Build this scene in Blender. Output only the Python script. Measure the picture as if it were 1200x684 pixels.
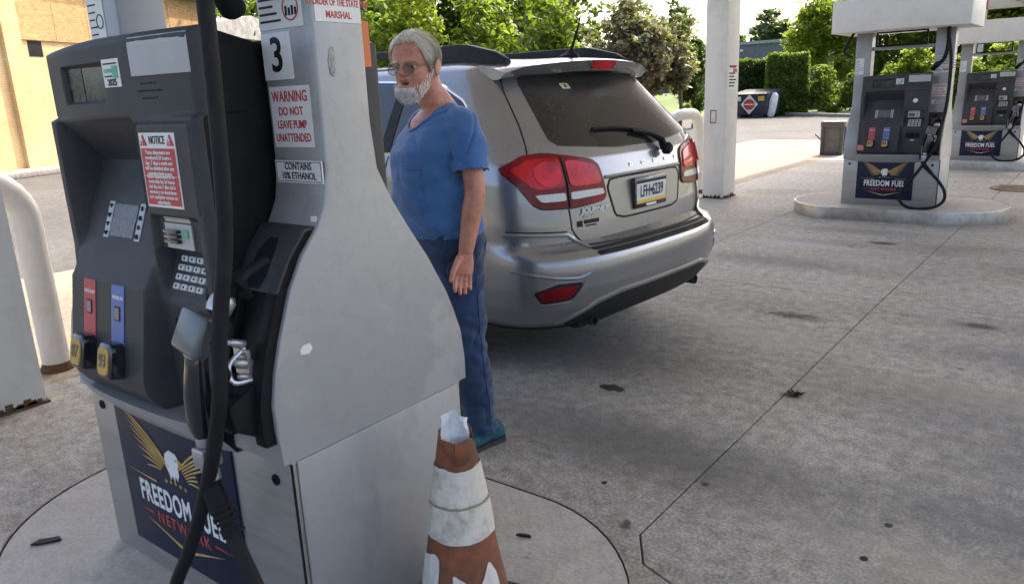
import bpy, bmesh, math, random
import numpy as np
from mathutils import Vector, Matrix, noise as mnoise
rng = np.random.default_rng(7); random.seed(7)
for o in list(bpy.data.objects): bpy.data.objects.remove(o)
scene = bpy.context.scene
COL = scene.collection
R = math.radians

# ------------------------------------------------------------------ camera
def camera_axes(yaw, pitch, roll):
    f = np.array([-math.sin(yaw)*math.cos(pitch), math.cos(yaw)*math.cos(pitch), -math.sin(pitch)])
    r0 = np.array([math.cos(yaw), math.sin(yaw), 0.]); u0 = np.cross(r0, f)
    r = math.cos(roll)*r0+math.sin(roll)*u0; u = -math.sin(roll)*r0+math.cos(roll)*u0
    return r, u, f
CAM_POS = Vector((0, 0, 1.48))
cr, cu, cf = camera_axes(R(39.3), R(14.75), R(-2.45))
cd = bpy.data.cameras.new('camera'); cam = bpy.data.objects.new('camera', cd); COL.objects.link(cam)
cd.sensor_fit = 'HORIZONTAL'; cd.sensor_width = 36; cd.lens = 877/1200*36
cd.clip_start = 0.05; cd.clip_end = 2000
m = Matrix.Identity(4)
for i in range(3):
    m[i][0] = cr[i]; m[i][1] = cu[i]; m[i][2] = -cf[i]; m[i][3] = CAM_POS[i]
cam.matrix_world = m
scene.camera = cam
# ------------------------------------------------------------------ world, sun, exposure
SUN_ELEV = R(47); SUN_H = (-0.03, 1.0)           # horizontal direction towards the sun
world = bpy.data.worlds.new('World'); scene.world = world; world.use_nodes = True
wn = world.node_tree; wn.nodes.clear()
sky = wn.nodes.new('ShaderNodeTexSky'); sky.sky_type = 'NISHITA'; sky.sun_disc = False
sky.sun_elevation = SUN_ELEV; sky.sun_rotation = math.atan2(SUN_H[0], SUN_H[1])
sky.air_density = 0.75; sky.dust_density = 5.0; sky.ozone_density = 0.4
bg = wn.nodes.new('ShaderNodeBackground'); bg.inputs['Strength'].default_value = 0.15
wo = wn.nodes.new('ShaderNodeOutputWorld')
wn.links.new(sky.outputs[0], bg.inputs[0]); wn.links.new(bg.outputs[0], wo.inputs[0])
sl = bpy.data.lights.new('sun', 'SUN'); sl.energy = 2.1; sl.angle = R(0.5); sl.color = (1, .92, .8)
sun = bpy.data.objects.new('sun', sl); COL.objects.link(sun)
sd = Vector((SUN_H[0]*math.cos(SUN_ELEV), SUN_H[1]*math.cos(SUN_ELEV), math.sin(SUN_ELEV)))
sun.rotation_euler = sd.to_track_quat('Z', 'Y').to_euler(); sun.location = (0, 10, 30)
scene.view_settings.view_transform = 'Standard'; scene.view_settings.look = 'None'
scene.view_settings.exposure = 1.95; scene.view_settings.gamma = 1.0
scene.view_settings.use_curve_mapping = False
scene.render.engine = 'CYCLES'; scene.cycles.max_bounces = 7; scene.cycles.diffuse_bounces = 3; scene.cycles.transmission_bounces = 4; scene.cycles.transparent_max_bounces = 4
scene.render.resolution_x = 1024; scene.render.resolution_y = 583

# ------------------------------------------------------------------ materials
MATS = {}
def new_mat(name):
    mt = bpy.data.materials.new(name); mt.use_nodes = True; nt = mt.node_tree
    return mt, nt, nt.nodes['Principled BSDF']
def N(nt, t, **kw):
    n = nt.nodes.new(t)
    for k, v in kw.items():
        if k in n.inputs: n.inputs[k].default_value = v
        else: setattr(n, k, v)
    return n
def L(nt, a, b): nt.links.new(a, b)
def mixc(nt, fac, a, b, blend='MIX'):
    n = nt.nodes.new('ShaderNodeMix'); n.data_type = 'RGBA'; n.blend_type = blend
    for s, v in ((n.inputs[0], fac), (n.inputs[6], a), (n.inputs[7], b)):
        if hasattr(v, 'is_linked'): nt.links.new(v, s)
        else: s.default_value = v if isinstance(v, (int, float)) else (tuple(v)+(1,))[:4]
    return n.outputs[2]
def ramp(nt, src, stops):
    n = nt.nodes.new('ShaderNodeValToRGB'); e = n.color_ramp.elements
    e[0].position, e[1].position = stops[0][0], stops[-1][0]
    def c4(c): return (c, c, c, 1) if isinstance(c, (int, float)) else tuple(c)+(1,)
    e[0].color, e[1].color = c4(stops[0][1]), c4(stops[-1][1])
    for p, c in stops[1:-1]:
        q = e.new(p); q.color = c4(c)
    nt.links.new(src, n.inputs[0]); return n.outputs[0]
def mat(name, col, rough=.5, metal=0., var=.15, scale=6., dirt=0., dirtcol=(.09, .08, .07), bump=.0, bscale=80., coat=0., spec=.5, sheen=0., stretch=None, obj_coord=True):
    """plain paint / plastic / metal with noise in colour, roughness and fine relief"""
    if name in MATS: return MATS[name]
    mt, nt, b = new_mat(name)
    tc = N(nt, 'ShaderNodeTexCoord'); src = tc.outputs['Object']
    if stretch:
        mp = N(nt, 'ShaderNodeMapping'); mp.inputs['Scale'].default_value = stretch; L(nt, src, mp.inputs[0]); src = mp.outputs[0]
    n1 = N(nt, 'ShaderNodeTexNoise', Scale=scale, Detail=6., Roughness=.6); L(nt, src, n1.inputs['Vector'])
    lo = tuple(c*(1-var) for c in col); hi = tuple(min(1, c*(1+var)) for c in col)
    c = ramp(nt, n1.outputs[0], [(.3, lo), (.7, hi)])
    if dirt > 0:
        n2 = N(nt, 'ShaderNodeTexNoise', Scale=scale*2.3, Detail=9., Roughness=.72); L(nt, src, n2.inputs['Vector'])
        f = ramp(nt, n2.outputs[0], [(.48, 0.), (.72, dirt)])
        c = mixc(nt, f, c, dirtcol)
    L(nt, c, b.inputs['Base Color'])
    r = ramp(nt, n1.outputs[0], [(.25, max(0, rough-.08)), (.75, min(1, rough+.1))]); L(nt, r, b.inputs['Roughness'])
    b.inputs['Metallic'].default_value = metal
    b.inputs['Specular IOR Level'].default_value = spec
    if coat: b.inputs['Coat Weight'].default_value = coat; b.inputs['Coat Roughness'].default_value = .06
    if sheen: b.inputs['Sheen Weight'].default_value = sheen
    if bump:
        n3 = N(nt, 'ShaderNodeTexNoise', Scale=bscale, Detail=4.); L(nt, src, n3.inputs['Vector'])
        bp = N(nt, 'ShaderNodeBump', Strength=bump, Distance=.004); L(nt, n3.outputs[0], bp.inputs['Height']); L(nt, bp.outputs[0], b.inputs['Normal'])
    MATS[name] = mt; return mt

def concrete_mat(name, base, spots=(), seed=0., streak=(1, 1, 1), dark=.5, broom=0., grain=1.):
    mt, nt, b = new_mat(name)
    geo = N(nt, 'ShaderNodeNewGeometry'); P = geo.outputs['Position']
    mp = N(nt, 'ShaderNodeMapping'); mp.inputs['Scale'].default_value = streak; mp.inputs['Location'].default_value = (seed, seed*.7, 0); L(nt, P, mp.inputs[0])
    big = N(nt, 'ShaderNodeTexNoise', Scale=.55, Detail=5., Roughness=.6); L(nt, mp.outputs[0], big.inputs['Vector'])
    mid = N(nt, 'ShaderNodeTexNoise', Scale=3.1, Detail=8., Roughness=.65, Distortion=.6); L(nt, mp.outputs[0], mid.inputs['Vector'])
    fine = N(nt, 'ShaderNodeTexNoise', Scale=85., Detail=4., Roughness=.7); L(nt, P, fine.inputs['Vector'])
    grit = N(nt, 'ShaderNodeTexVoronoi', Scale=160.); L(nt, P, grit.inputs['Vector'])
    lo = tuple(c*dark for c in base); hi = tuple(c*1.15 for c in base); warm = (base[0]*1.06, base[1]*.98, base[2]*.86)
    c = ramp(nt, big.outputs[0], [(.3, lo), (.52, base), (.72, hi)])
    c = mixc(nt, ramp(nt, mid.outputs[0], [(.4, 0.), (.75, .55)]), c, warm)
    c = mixc(nt, ramp(nt, mid.outputs[0], [(.25, .5), (.42, 0.)]), c, lo)
    c = mixc(nt, .6*grain, c, ramp(nt, fine.outputs[0], [(.36, .2), (.5, .5), (.64, .8)]), 'OVERLAY')
    f2 = N(nt, 'ShaderNodeTexNoise', Scale=14., Detail=7., Roughness=.75); L(nt, P, f2.inputs['Vector'])
    c = mixc(nt, .5*grain, c, ramp(nt, f2.outputs[0], [(.36, .22), (.5, .5), (.64, .78)]), 'OVERLAY')
    c = mixc(nt, ramp(nt, grit.outputs[0], [(.0, .3), (.2, 0.)]), c, tuple(x*.5 for x in base))
    # small gum / oil marks everywhere
    v = N(nt, 'ShaderNodeTexVoronoi', Scale=2.6); 
    wob = N(nt, 'ShaderNodeTexNoise', Scale=14., Detail=3.); L(nt, P, wob.inputs['Vector'])
    add = N(nt, 'ShaderNodeVectorMath', operation='MULTIPLY_ADD'); add.inputs[1].default_value = (.09, .09, .09); L(nt, wob.outputs['Color'], add.inputs[0]); L(nt, P, add.inputs[2]); L(nt, add.outputs[0], v.inputs['Vector'])
    c = mixc(nt, ramp(nt, v.outputs['Distance'], [(.035, .75), (.07, 0.)]), c, (.03, .03, .028))
    v2 = N(nt, 'ShaderNodeTexVoronoi', Scale=7.); L(nt, add.outputs[0], v2.inputs['Vector'])
    c = mixc(nt, ramp(nt, v2.outputs['Distance'], [(.05, .45), (.11, 0.)]), c, tuple(x*.4 for x in base))
    for (x, y, rx, ry, col, wobble, opac) in spots:
        s = N(nt, 'ShaderNodeVectorMath', operation='SUBTRACT'); s.inputs[1].default_value = (x, y, 0)
        L(nt, P, s.inputs[0])
        q = N(nt, 'ShaderNodeVectorMath', operation='MULTIPLY'); q.inputs[1].default_value = (1/rx, 1/ry, 0); L(nt, s.outputs[0], q.inputs[0])
        ln = N(nt, 'ShaderNodeVectorMath', operation='LENGTH'); L(nt, q.outputs[0], ln.inputs[0])
        ma = N(nt, 'ShaderNodeMath', operation='MULTIPLY_ADD'); nz = N(nt, 'ShaderNodeTexNoise', Scale=9./max(rx, ry)**.6, Detail=6., Roughness=.7); L(nt, P, nz.inputs['Vector'])
        sb_ = N(nt, 'ShaderNodeMath', operation='SUBTRACT'); L(nt, ln.outputs['Value'], sb_.inputs[0]); sb_.inputs[1].default_value = wobble*.5
        L(nt, nz.outputs[0], ma.inputs[0]); ma.inputs[1].default_value = wobble; L(nt, sb_.outputs[0], ma.inputs[2])
        f = ramp(nt, ma.outputs[0], [(.43 if wobble < 1 or opac > .9 else .2, opac), (.55 if opac > .9 else .98, 0.)])
        c = mixc(nt, f, c, col)
    L(nt, c, b.inputs['Base Color'])
    L(nt, ramp(nt, mid.outputs[0], [(.3, .75), (.6, .95)]), b.inputs['Roughness']); b.inputs['Specular IOR Level'].default_value = .12
    hsrc = fine.outputs[0]
    bp = N(nt, 'ShaderNodeBump', Strength=.5, Distance=.006); L(nt, hsrc, bp.inputs['Height'])
    if broom:
        wv = N(nt, 'ShaderNodeTexWave', Scale=9., Distortion=3., Detail=3.); wv.wave_type = 'RINGS'; wv.rings_direction = 'Z'
        sb = N(nt, 'ShaderNodeVectorMath', operation='SUBTRACT'); sb.inputs[1].default_value = (-2.2, .9, 0); L(nt, P, sb.inputs[0]); L(nt, sb.outputs[0], wv.inputs['Vector'])
        b2 = N(nt, 'ShaderNodeBump', Strength=broom, Distance=.004); L(nt, wv.outputs[0], b2.inputs['Height']); L(nt, bp.outputs[0], b2.inputs['Normal']); L(nt, b2.outputs[0], b.inputs['Normal'])
    else: L(nt, bp.outputs[0], b.inputs['Normal'])
    MATS[name] = mt; return mt

def leaf_mat(name, c1, c2, c3, trans=.45):
    if name in MATS: return MATS[name]
    mt = bpy.data.materials.new(name); mt.use_nodes = True; nt = mt.node_tree; nt.nodes.clear()
    geo = N(nt, 'ShaderNodeNewGeometry')
    nz = N(nt, 'ShaderNodeTexNoise', Scale=.9, Detail=3.); L(nt, geo.outputs['Position'], nz.inputs['Vector'])
    a = ramp(nt, geo.outputs['Random Per Island'], [(0., c1), (.55, c2), (1., c3)])
    b = ramp(nt, nz.outputs[0], [(.35, .55), (.65, 1.25)])
    c = mixc(nt, 1., a, b, 'MULTIPLY')
    d = N(nt, 'ShaderNodeBsdfPrincipled', Roughness=.5); L(nt, c, d.inputs['Base Color'])
    d.inputs['Specular IOR Level'].default_value = .3
    t = N(nt, 'ShaderNodeBsdfTranslucent'); L(nt, mixc(nt, .5, c, (.35, .5, .03), 'MIX'), t.inputs[0])
    mx = N(nt, 'ShaderNodeMixShader'); mx.inputs[0].default_value = trans
    L(nt, d.outputs[0], mx.inputs[1]); L(nt, t.outputs[0], mx.inputs[2])
    o = N(nt, 'ShaderNodeOutputMaterial'); L(nt, mx.outputs[0], o.inputs[0])
    MATS[name] = mt; return mt

# ------------------------------------------------------------------ mesh helpers
class MB:
    def __init__(s): s.v = []; s.f = []
    def add(s, vs, fs, M=None):
        o = len(s.v)
        s.v += [tuple(M @ Vector(p)) for p in vs] if M is not None else [tuple(p) for p in vs]
        s.f += [tuple(i+o for i in f) for f in fs]; return s
    def box(s, a, b, M=None):
        (x0, y0, z0), (x1, y1, z1) = a, b
        return s.add([(x0, y0, z0), (x1, y0, z0), (x1, y1, z0), (x0, y1, z0), (x0, y0, z1), (x1, y0, z1), (x1, y1, z1), (x0, y1, z1)],
                     [(0, 3, 2, 1), (4, 5, 6, 7), (0, 1, 5, 4), (1, 2, 6, 5), (2, 3, 7, 6), (3, 0, 4, 7)], M)
    def tube(s, pts, r, n=10, cap=True, M=None):
        pts = [Vector(p) for p in pts]; rr = r if hasattr(r, '__len__') else [r]*len(pts)
        vs = []; fs = []; up = None
        for i, p in enumerate(pts):
            t = (pts[min(i+1, len(pts)-1)]-pts[max(i-1, 0)]).normalized()
            if up is None: up = Vector((0, 0, 1)) if abs(t.z) < .9 else Vector((1, 0, 0))
            a = t.cross(up).normalized(); up = a.cross(t).normalized()
            for k in range(n):
                an = 2*math.pi*k/n; vs.append(p+(a*math.cos(an)+up*math.sin(an))*rr[i])
        for i in range(len(pts)-1):
            for k in range(n):
                k2 = (k+1) % n; fs.append((i*n+k, (i+1)*n+k, (i+1)*n+k2, i*n+k2))
        if cap: fs.append(tuple(range(n))); fs.append(tuple((len(pts)-1)*n+k for k in reversed(range(n))))
        return s.add(vs, fs, M)
    def prism(s, poly, ax, a, b, M=None):
        """poly in the two other axes (cyclic order), extruded along axis ax from a to b"""
        n = len(poly); vs = []
        for h in (a, b):
            for (p, q) in poly:
                vs.append({0: (h, p, q), 1: (p, h, q), 2: (p, q, h)}[ax])
        fs = [tuple(reversed(range(n))), tuple(range(n, 2*n))]
        for i in range(n):
            j = (i+1) % n; fs.append((i, j, n+j, n+i))
        return s.add(vs, fs, M)
    def lathe(s, prof, n=24, M=None, cap=True):
        vs = []; fs = []
        for r, z in prof:
            for k in range(n):
                a = 2*math.pi*k/n; vs.append((r*math.cos(a), r*math.sin(a), z))
        for i in range(len(prof)-1):
            for k in range(n):
                k2 = (k+1) % n; fs.append((i*n+k, i*n+k2, (i+1)*n+k2, (i+1)*n+k))
        if cap: fs.append(tuple(reversed(range(n)))); fs.append(tuple((len(prof)-1)*n+k for k in range(n)))
        return s.add(vs, fs, M)
    def loft(s, rings, cap=True, M=None, closed=True):
        n = len(rings[0]); vs = [p for r in rings for p in r]; fs = []
        for i in range(len(rings)-1):
            for k in range(n if closed else n-1):
                k2 = (k+1) % n; fs.append((i*n+k, i*n+k2, (i+1)*n+k2, (i+1)*n+k))
        if cap: fs.append(tuple(reversed(range(n)))); fs.append(tuple((len(rings)-1)*n+k for k in range(n)))
        return s.add(vs, fs, M)
    def mesh(s, name, bevel=0., segs=2, smooth=None, fix=True, angle=35, zmin=None):
        me = bpy.data.meshes.new(name); me.from_pydata(s.v, [], s.f)
        if fix or bevel:
            bm = bmesh.new(); bm.from_mesh(me)
            if fix: bmesh.ops.recalc_face_normals(bm, faces=bm.faces)
            if bevel:
                ed = [e for e in bm.edges if len(e.link_faces) == 2 and e.calc_face_angle(0) > R(28) and (zmin is None or min(e.verts[0].co.z, e.verts[1].co.z) > zmin)]
                bmesh.ops.bevel(bm, geom=ed, offset=bevel, segments=segs, affect='EDGES', clamp_overlap=True, profile=.5)
            bm.to_mesh(me); bm.free()
        if smooth is None: smooth = bevel > 0
        if smooth:
            for p in me.polygons: p.use_smooth = True
            me.set_sharp_from_angle(angle=R(angle))
        me.update(); return me
    def build(s, name, material, parent=None, **kw):
        return link(name, s.mesh(name, **kw), material, parent)
def link(name, me, material=None, parent=None):
    o = bpy.data.objects.new(name, me); COL.objects.link(o)
    if material is not None and len(me.materials) == 0: me.materials.append(material)
    if parent is not None: o.parent = parent
    return o
def empty(name, loc=(0, 0, 0), rz=0., scale=(1, 1, 1)):
    o = bpy.data.objects.new(name, None); COL.objects.link(o); o.location = loc; o.rotation_euler = (0, 0, rz); o.scale = scale
    o.empty_display_size = .1; return o
def tag(o, label=None, cat=None, group=None, kind=None):
    if label: o['label'] = label
    if cat: o['category'] = cat
    if group: o['group'] = group
    if kind: o['kind'] = kind
    return o
def copy_tree(o, parent=None):
    c = o.copy(); COL.objects.link(c); c.parent = parent
    for ch in o.children: copy_tree(ch, c)
    return c
def rot(ax, deg, loc=(0, 0, 0)): return Matrix.Translation(loc) @ Matrix.Rotation(R(deg), 4, ax)
FRONT = Matrix(((1, 0, 0, 0), (0, 0, -1, 0), (0, 1, 0, 0), (0, 0, 0, 1)))          # text plane facing -Y
SIDE = Matrix(((0, 0, 1, 0), (1, 0, 0, 0), (0, 1, 0, 0), (0, 0, 0, 1)))            # text plane facing +X
def text_mesh(txt, size, M, sx=1., bold=0., depth=.0004, align='CENTER', shear=0., spacing=1.):
    c = bpy.data.curves.new('lettering', 'FONT'); c.body = txt; c.size = size; c.align_x = align; c.align_y = 'CENTER'
    c.offset = bold; c.extrude = depth; c.resolution_u = 4; c.shear = shear; c.space_character = spacing; c.space_line = .95
    o = bpy.data.objects.new('lettering', c); COL.objects.link(o)
    me = bpy.data.meshes.new_from_object(o)
    bpy.data.objects.remove(o); bpy.data.curves.remove(c)
    me.transform(M @ Matrix.Diagonal((sx, 1, 1, 1))); me.name = 'lettering'; me.materials.clear(); return me
def text(txt, size, M, material, parent, name='lettering', **kw): return link(name, text_mesh(txt, size, M, **kw), material, parent)
def join_meshes(name, mes):
    bm = bmesh.new()
    for me in mes: bm.from_mesh(me)
    r = bpy.data.meshes.new(name); bm.to_mesh(r); bm.free(); return r
def smooth_path(pts, n=12, closed=False):
    """Catmull-Rom through pts"""
    P = [Vector(p) for p in pts]; out = []
    for i in range(len(P)-1):
        a = P[max(i-1, 0)]; b = P[i]; c = P[i+1]; d = P[min(i+2, len(P)-1)]
        for k in range(n):
            t = k/n; out.append(.5*((2*b)+(c-a)*t+(2*a-5*b+4*c-d)*t*t+(3*b-a-3*c+d)*t**3))
    out.append(P[-1]); return out
def chaikin(poly, it=2, keep=.25):
    for _ in range(it):
        q = []
        for i in range(len(poly)):
            a, b = np.array(poly[i]), np.array(poly[(i+1) % len(poly)])
            q += [tuple(a*(1-keep)+b*keep), tuple(a*keep+b*(1-keep))]
        poly = q
    return poly
# ================================================================== SETTING
white_paint = mat('white_paint', (.66, .64, .60), .45, var=.06, scale=2., dirt=.35, dirtcol=(.28, .25, .2))
silver_trim = mat('silver_trim', (.6, .6, .6), .35, metal=.9, var=.1, scale=5)
OIL = (.016, .015, .014); TAR = (.055, .053, .05)
spots = [(-1.9, 1.18, 1.55, 1.0, (.115, .10, .08), .8, .55),
         (-1.9, 2.6, 1.6, .45, (.12, .118, .112), 1.3, .5), (.2, 3.1, 1.0, .75, (.13, .132, .135), 1.2, .5), (-.2, 4.6, .9, .35, (.12, .122, .125), 1.3, .5), (-1.6, 4.3, .7, .3, (.36, .345, .31), 1.3, .5), (-.2, 2.35, .9, .25, (.34, .315, .265), 1.3, .5), (-.3, 3.95, .8, .2, (.36, .335, .28), 1.2, .5), (-2.2, 7.1, .9, .2, (.42, .42, .41), 1.3, .5),
         (-1.899, 3.099, .15, .085, OIL, .9, .97), (-1.116, 3.487, .07, .05, (.05, .035, .02), 1.0, .8),
         (-1.548, 4.800, .28, .1, TAR, 2.2, .85), (-2.9, 4.5, .3, .16, TAR, 2.4, .5), (-1.631, 7.477, .16, .09, OIL, .4, .8),
         (-0.548, 5.143, .13, .08, TAR, .6, .85), (-0.463, 2.550, .026, .03, OIL, .5, .95), (-0.480, 2.305, .026, .03, OIL, .4, .95),
         (-1.417, 2.250, .024, .026, OIL, .4, .95), (-1.092, 2.457, .02, .022, OIL, .4, .9), (-.4, 6.8, .1, .04, TAR, .7, .8), (.1, 7.9, .15, .06, TAR, .8, .8),
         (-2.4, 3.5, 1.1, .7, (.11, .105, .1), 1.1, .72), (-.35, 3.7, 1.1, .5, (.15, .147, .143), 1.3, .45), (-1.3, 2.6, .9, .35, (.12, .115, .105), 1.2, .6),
         (-2.2, 6.3, 1.5, .35, (.13, .127, .125), 1.2, .55), (.1, 6.8, 1.0, .32, (.12, .12, .12), 1.3, .6), (-2.0, 8.0, 1.0, .22, (.14, .14, .138), 1.2, .5),
         (-.2, 2.7, .8, .3, (.12, .12, .115), 1.2, .5), (-6.2, 13.2, .6, .5, (.2, .17, .13), 1.1, .6)]
conc = concrete_mat('forecourt_concrete', (.34, .326, .295), spots, 3.1, (.6, 1.3, 1), dark=.6)
conc_apron = concrete_mat('apron_concrete', (.30, .248, .19), (), 9.4, (1, 1, 1), dark=.8)
conc_island = concrete_mat('island_concrete', (.42, .40, .365), (), 21., (1, 1, 1), dark=.8, broom=.14, grain=.4)
asphalt = concrete_mat('worn_asphalt', (.112, .108, .103), (), 5.3, (.5, .5, 1), dark=.75)
kerb_m = concrete_mat('kerb_concrete', (.3, .28, .25), (), 2.2, (1, 1, 1), dark=.8)

def grass_ground():
    mt, nt, b = new_mat('turf')
    geo = N(nt, 'ShaderNodeNewGeometry')
    n1 = N(nt, 'ShaderNodeTexNoise', Scale=.5, Detail=8., Roughness=.7); L(nt, geo.outputs['Position'], n1.inputs['Vector'])
    n2 = N(nt, 'ShaderNodeTexNoise', Scale=14., Detail=6., Roughness=.8); L(nt, geo.outputs['Position'], n2.inputs['Vector'])
    c = ramp(nt, n1.outputs[0], [(.3, (.07, .12, .02)), (.55, (.12, .17, .03)), (.75, (.17, .2, .05))])
    c = mixc(nt, .6, c, ramp(nt, n2.outputs[0], [(.3, .2), (.7, .8)]), 'OVERLAY')
    L(nt, c, b.inputs['Base Color']); b.inputs['Roughness'].default_value = .9
    bp = N(nt, 'ShaderNodeBump', Strength=.8, Distance=.05); L(nt, n2.outputs[0], bp.inputs['Height']); L(nt, bp.outputs[0], b.inputs['Normal'])
    return mt
turf = grass_ground()
tag(MB().add([(-600, -600, -.05), (600, -600, -.05), (600, 600, -.05), (-600, 600, -.05)], [(0, 1, 2, 3)]).build('ground', turf), kind='structure')
# asphalt lot: everything up to the far kerb and the building on the left
lot_pts = [(-30, -40), (30, -40), (30, 14), (-9.46, 33.9), (-13.1, 36.7), (-13.6, 38.2), (-20.5, 36.6), (-24.5, 31), (-27.5, 20.)]
tag(MB().add([(x, y, -.022) for x, y in lot_pts], [tuple(range(len(lot_pts)))]).build('parking_lot', asphalt), kind='structure')
# far kerb, in stones
def kerb_run(pts, name, h=.13, w=.2, step=2.4):
    root = tag(empty(name, (0, 0, 0)), kind='structure')
    for a, b in zip(pts[:-1], pts[1:]):
        a, b = Vector(a+(0,)), Vector(b+(0,)); Ld = (b-a).length; k = max(1, round(Ld/step)); d = (b-a)/k
        ang = math.atan2(d.y, d.x)
        for i in range(k):
            p = a+d*i
            MB().box((.006, 0, -.022), (d.length-.006, w, h), Matrix.Translation(p) @ Matrix.Rotation(ang, 4, 'Z')).build('kerb_stone', kerb_m, root, bevel=.025)
    return root
kerb_run([(10, 23.6), (-9.46, 33.9), (-13.1, 36.7)][::-1], 'far_kerb')
kerb_run([(-20.6, 36.6), (-24.6, 31), (-27.6, 20.)], 'lawn_kerb')
# lawn rising behind the kerb on the left
bm = MB(); gx = np.linspace(-46, -13.9, 20); gy = np.linspace(36.9, 62, 18)
vs = []; 
for y in gy:
    for x in gx:
        t = min(1, max(0, (y-37.5)/9)); vs.append((x, y, -.05+1.1*t*t*(3-2*t)+.06*math.sin(x*1.3+y)))
fs = [(j*20+i, j*20+i+1, (j+1)*20+i+1, (j+1)*20+i) for j in range(17) for i in range(19)]
tag(bm.add(vs, fs).build('lawn', turf, smooth=True), kind='structure')
# forecourt: one concrete slab per panel, joints left open
fore = tag(empty('forecourt', (0, 0, 0)), kind='structure')
def slab(poly, material, name='slab', z0=-.04, z1=0., parent=fore):
    g = .0032
    c = np.mean(np.array(poly), 0)
    q = []
    n = len(poly)
    for i in range(n):                                   # shrink each edge by the half joint
        p0, p1, p2 = [np.array(poly[(i+k) % n], float) for k in (-1, 0, 1)]
        def nrm(a, b): d = b-a; d /= np.linalg.norm(d); return np.array([-d[1], d[0]])
        n1, n2 = nrm(p0, p1), nrm(p1, p2); A = np.array([n1, n2])
        try: q.append(tuple(np.linalg.solve(A, np.array([n1@p1+g, n2@p1+g]))))
        except np.linalg.LinAlgError: q.append(tuple(p1+n1*g))
    return MB().prism(q, 2, z0, z1).build(name, material, parent, bevel=.003, segs=1)
kink = [(-1.13, 2.02), (-1.04, 1.88), (-.80, 1.80)]
slab([(-4.6, 5.44), (-4.6, -1.2), (-.80, -1.2)]+kink[::-1]+[(-1.17, 5.44)], conc)
slab([(-.80, 1.80), (2.2, 1.7), (2.2, 5.4), (-1.17, 5.44)]+kink[:2], conc)
slab([(-.80, -1.2), (2.2, -1.2), (2.2, 1.7), (-.80, 1.80)], conc)
slab([(-2.98, 5.44), (-1.17, 5.44), (-1.18, 9.9), (-2.98, 9.9)], conc)
slab([(-4.6, 5.44), (-2.98, 5.44), (-2.98, 9.9), (-4.6, 9.9)], conc)
slab([(-1.17, 5.44), (2.2, 5.4), (2.2, 9.9), (-1.18, 9.9)], conc)
for (x0, x1) in ((-4.6, -2.98), (-2.98, -1.18), (-1.18, 2.2), (2.2, 6.), (6., 10.)):
    for (y0, y1) in ((-9., -5.), (-5., -1.2), (-1.2, 5.4), (5.4, 9.9), (9.9, 14.6), (14.6, 19.4), (19.4, 24.)):
        if x0 < 2 and y0 in (-1.2, 5.4): continue
        slab([(x0, y0), (x1, y0), (x1, y1), (x0, y1)], conc)
for (y0, y1) in ((-6., -.5), (-.5, 2.9), (2.9, 6.3), (6.3, 10.), (10., 13.6), (13.6, 17.2), (17.2, 20.6)):
    slab([(-7.9, y0), (-4.6, y0), (-4.6, y1), (-7.9, y1)], conc_apron)
# drain cover near the second island
dm = mat('rusty_iron', (.16, .11, .07), .75, metal=.5, var=.4, scale=30)
drain = MB()
Md = Matrix.Translation((-1.0, 11.9, 0))
drain.lathe([(.34, .001), (.34, .01), (.30, .012), (.0, .012)], 28, Md, cap=False)
for i in range(-3, 4): drain.box((-.25, i*.075-.02, .012), (.25, i*.075+.02, .017), Md)
tag(drain.build('manhole_cover', dm), 'round rusty iron drain cover beyond the pump with the hanging hose', 'manhole cover')

# pump islands
def island(name, cx, cy, label, rz=0., half=.5, r=.66, h=.13, em=None):
    root = tag(empty(name, (cx, cy, 0), rz), label, 'pump island', 'concrete islands the pumps stand on')
    pts = [(half+r*math.cos(a)*.9, r*math.sin(a)) for a in np.linspace(-math.pi/2, math.pi/2, 30)]+[(-half+r*math.cos(a)*.9, r*math.sin(a)) for a in np.linspace(math.pi/2, 3*math.pi/2, 30)]
    ins = [(x*.988, y*.985) for x, y in pts]
    MB().prism(ins, 2, .002, h).build('concrete_top', conc_island, root, bevel=.004, segs=1)
    b = MB(); n = len(pts)
    vs = [(x, y, .0) for x, y in pts]+[(x, y, h-.006) for x, y in pts]+[(x*.998, y*.997, h+.002) for x, y in pts]+[(x*.991, y*.987, h+.002) for x, y in pts]
    fs = [(k*n+i, k*n+(i+1) % n, (k+1)*n+(i+1) % n, (k+1)*n+i) for k in range(3) for i in range(n)]
    b.add(vs, fs).build('steel_edge' if em is None else 'kerb_edge', em or mat('island_edge', (.42, .41, .39), .36, metal=.9, var=.25, scale=4, dirt=.5), root, smooth=True)
    return root
island('pump_island', -1.88, 1.18, 'concrete island under the nearest pump with the battered cone', R(2), em=kerb_m)
island('pump_island', -1.93, 9.28, 'concrete island with a steel edge under the pump with hanging hose')
island('pump_island', -1.75, 14.75, 'farther concrete island under the pump at the right edge')
island('pump_island', -.05, 20.4, 'farthest concrete island, mostly hidden behind the other pumps')

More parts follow.
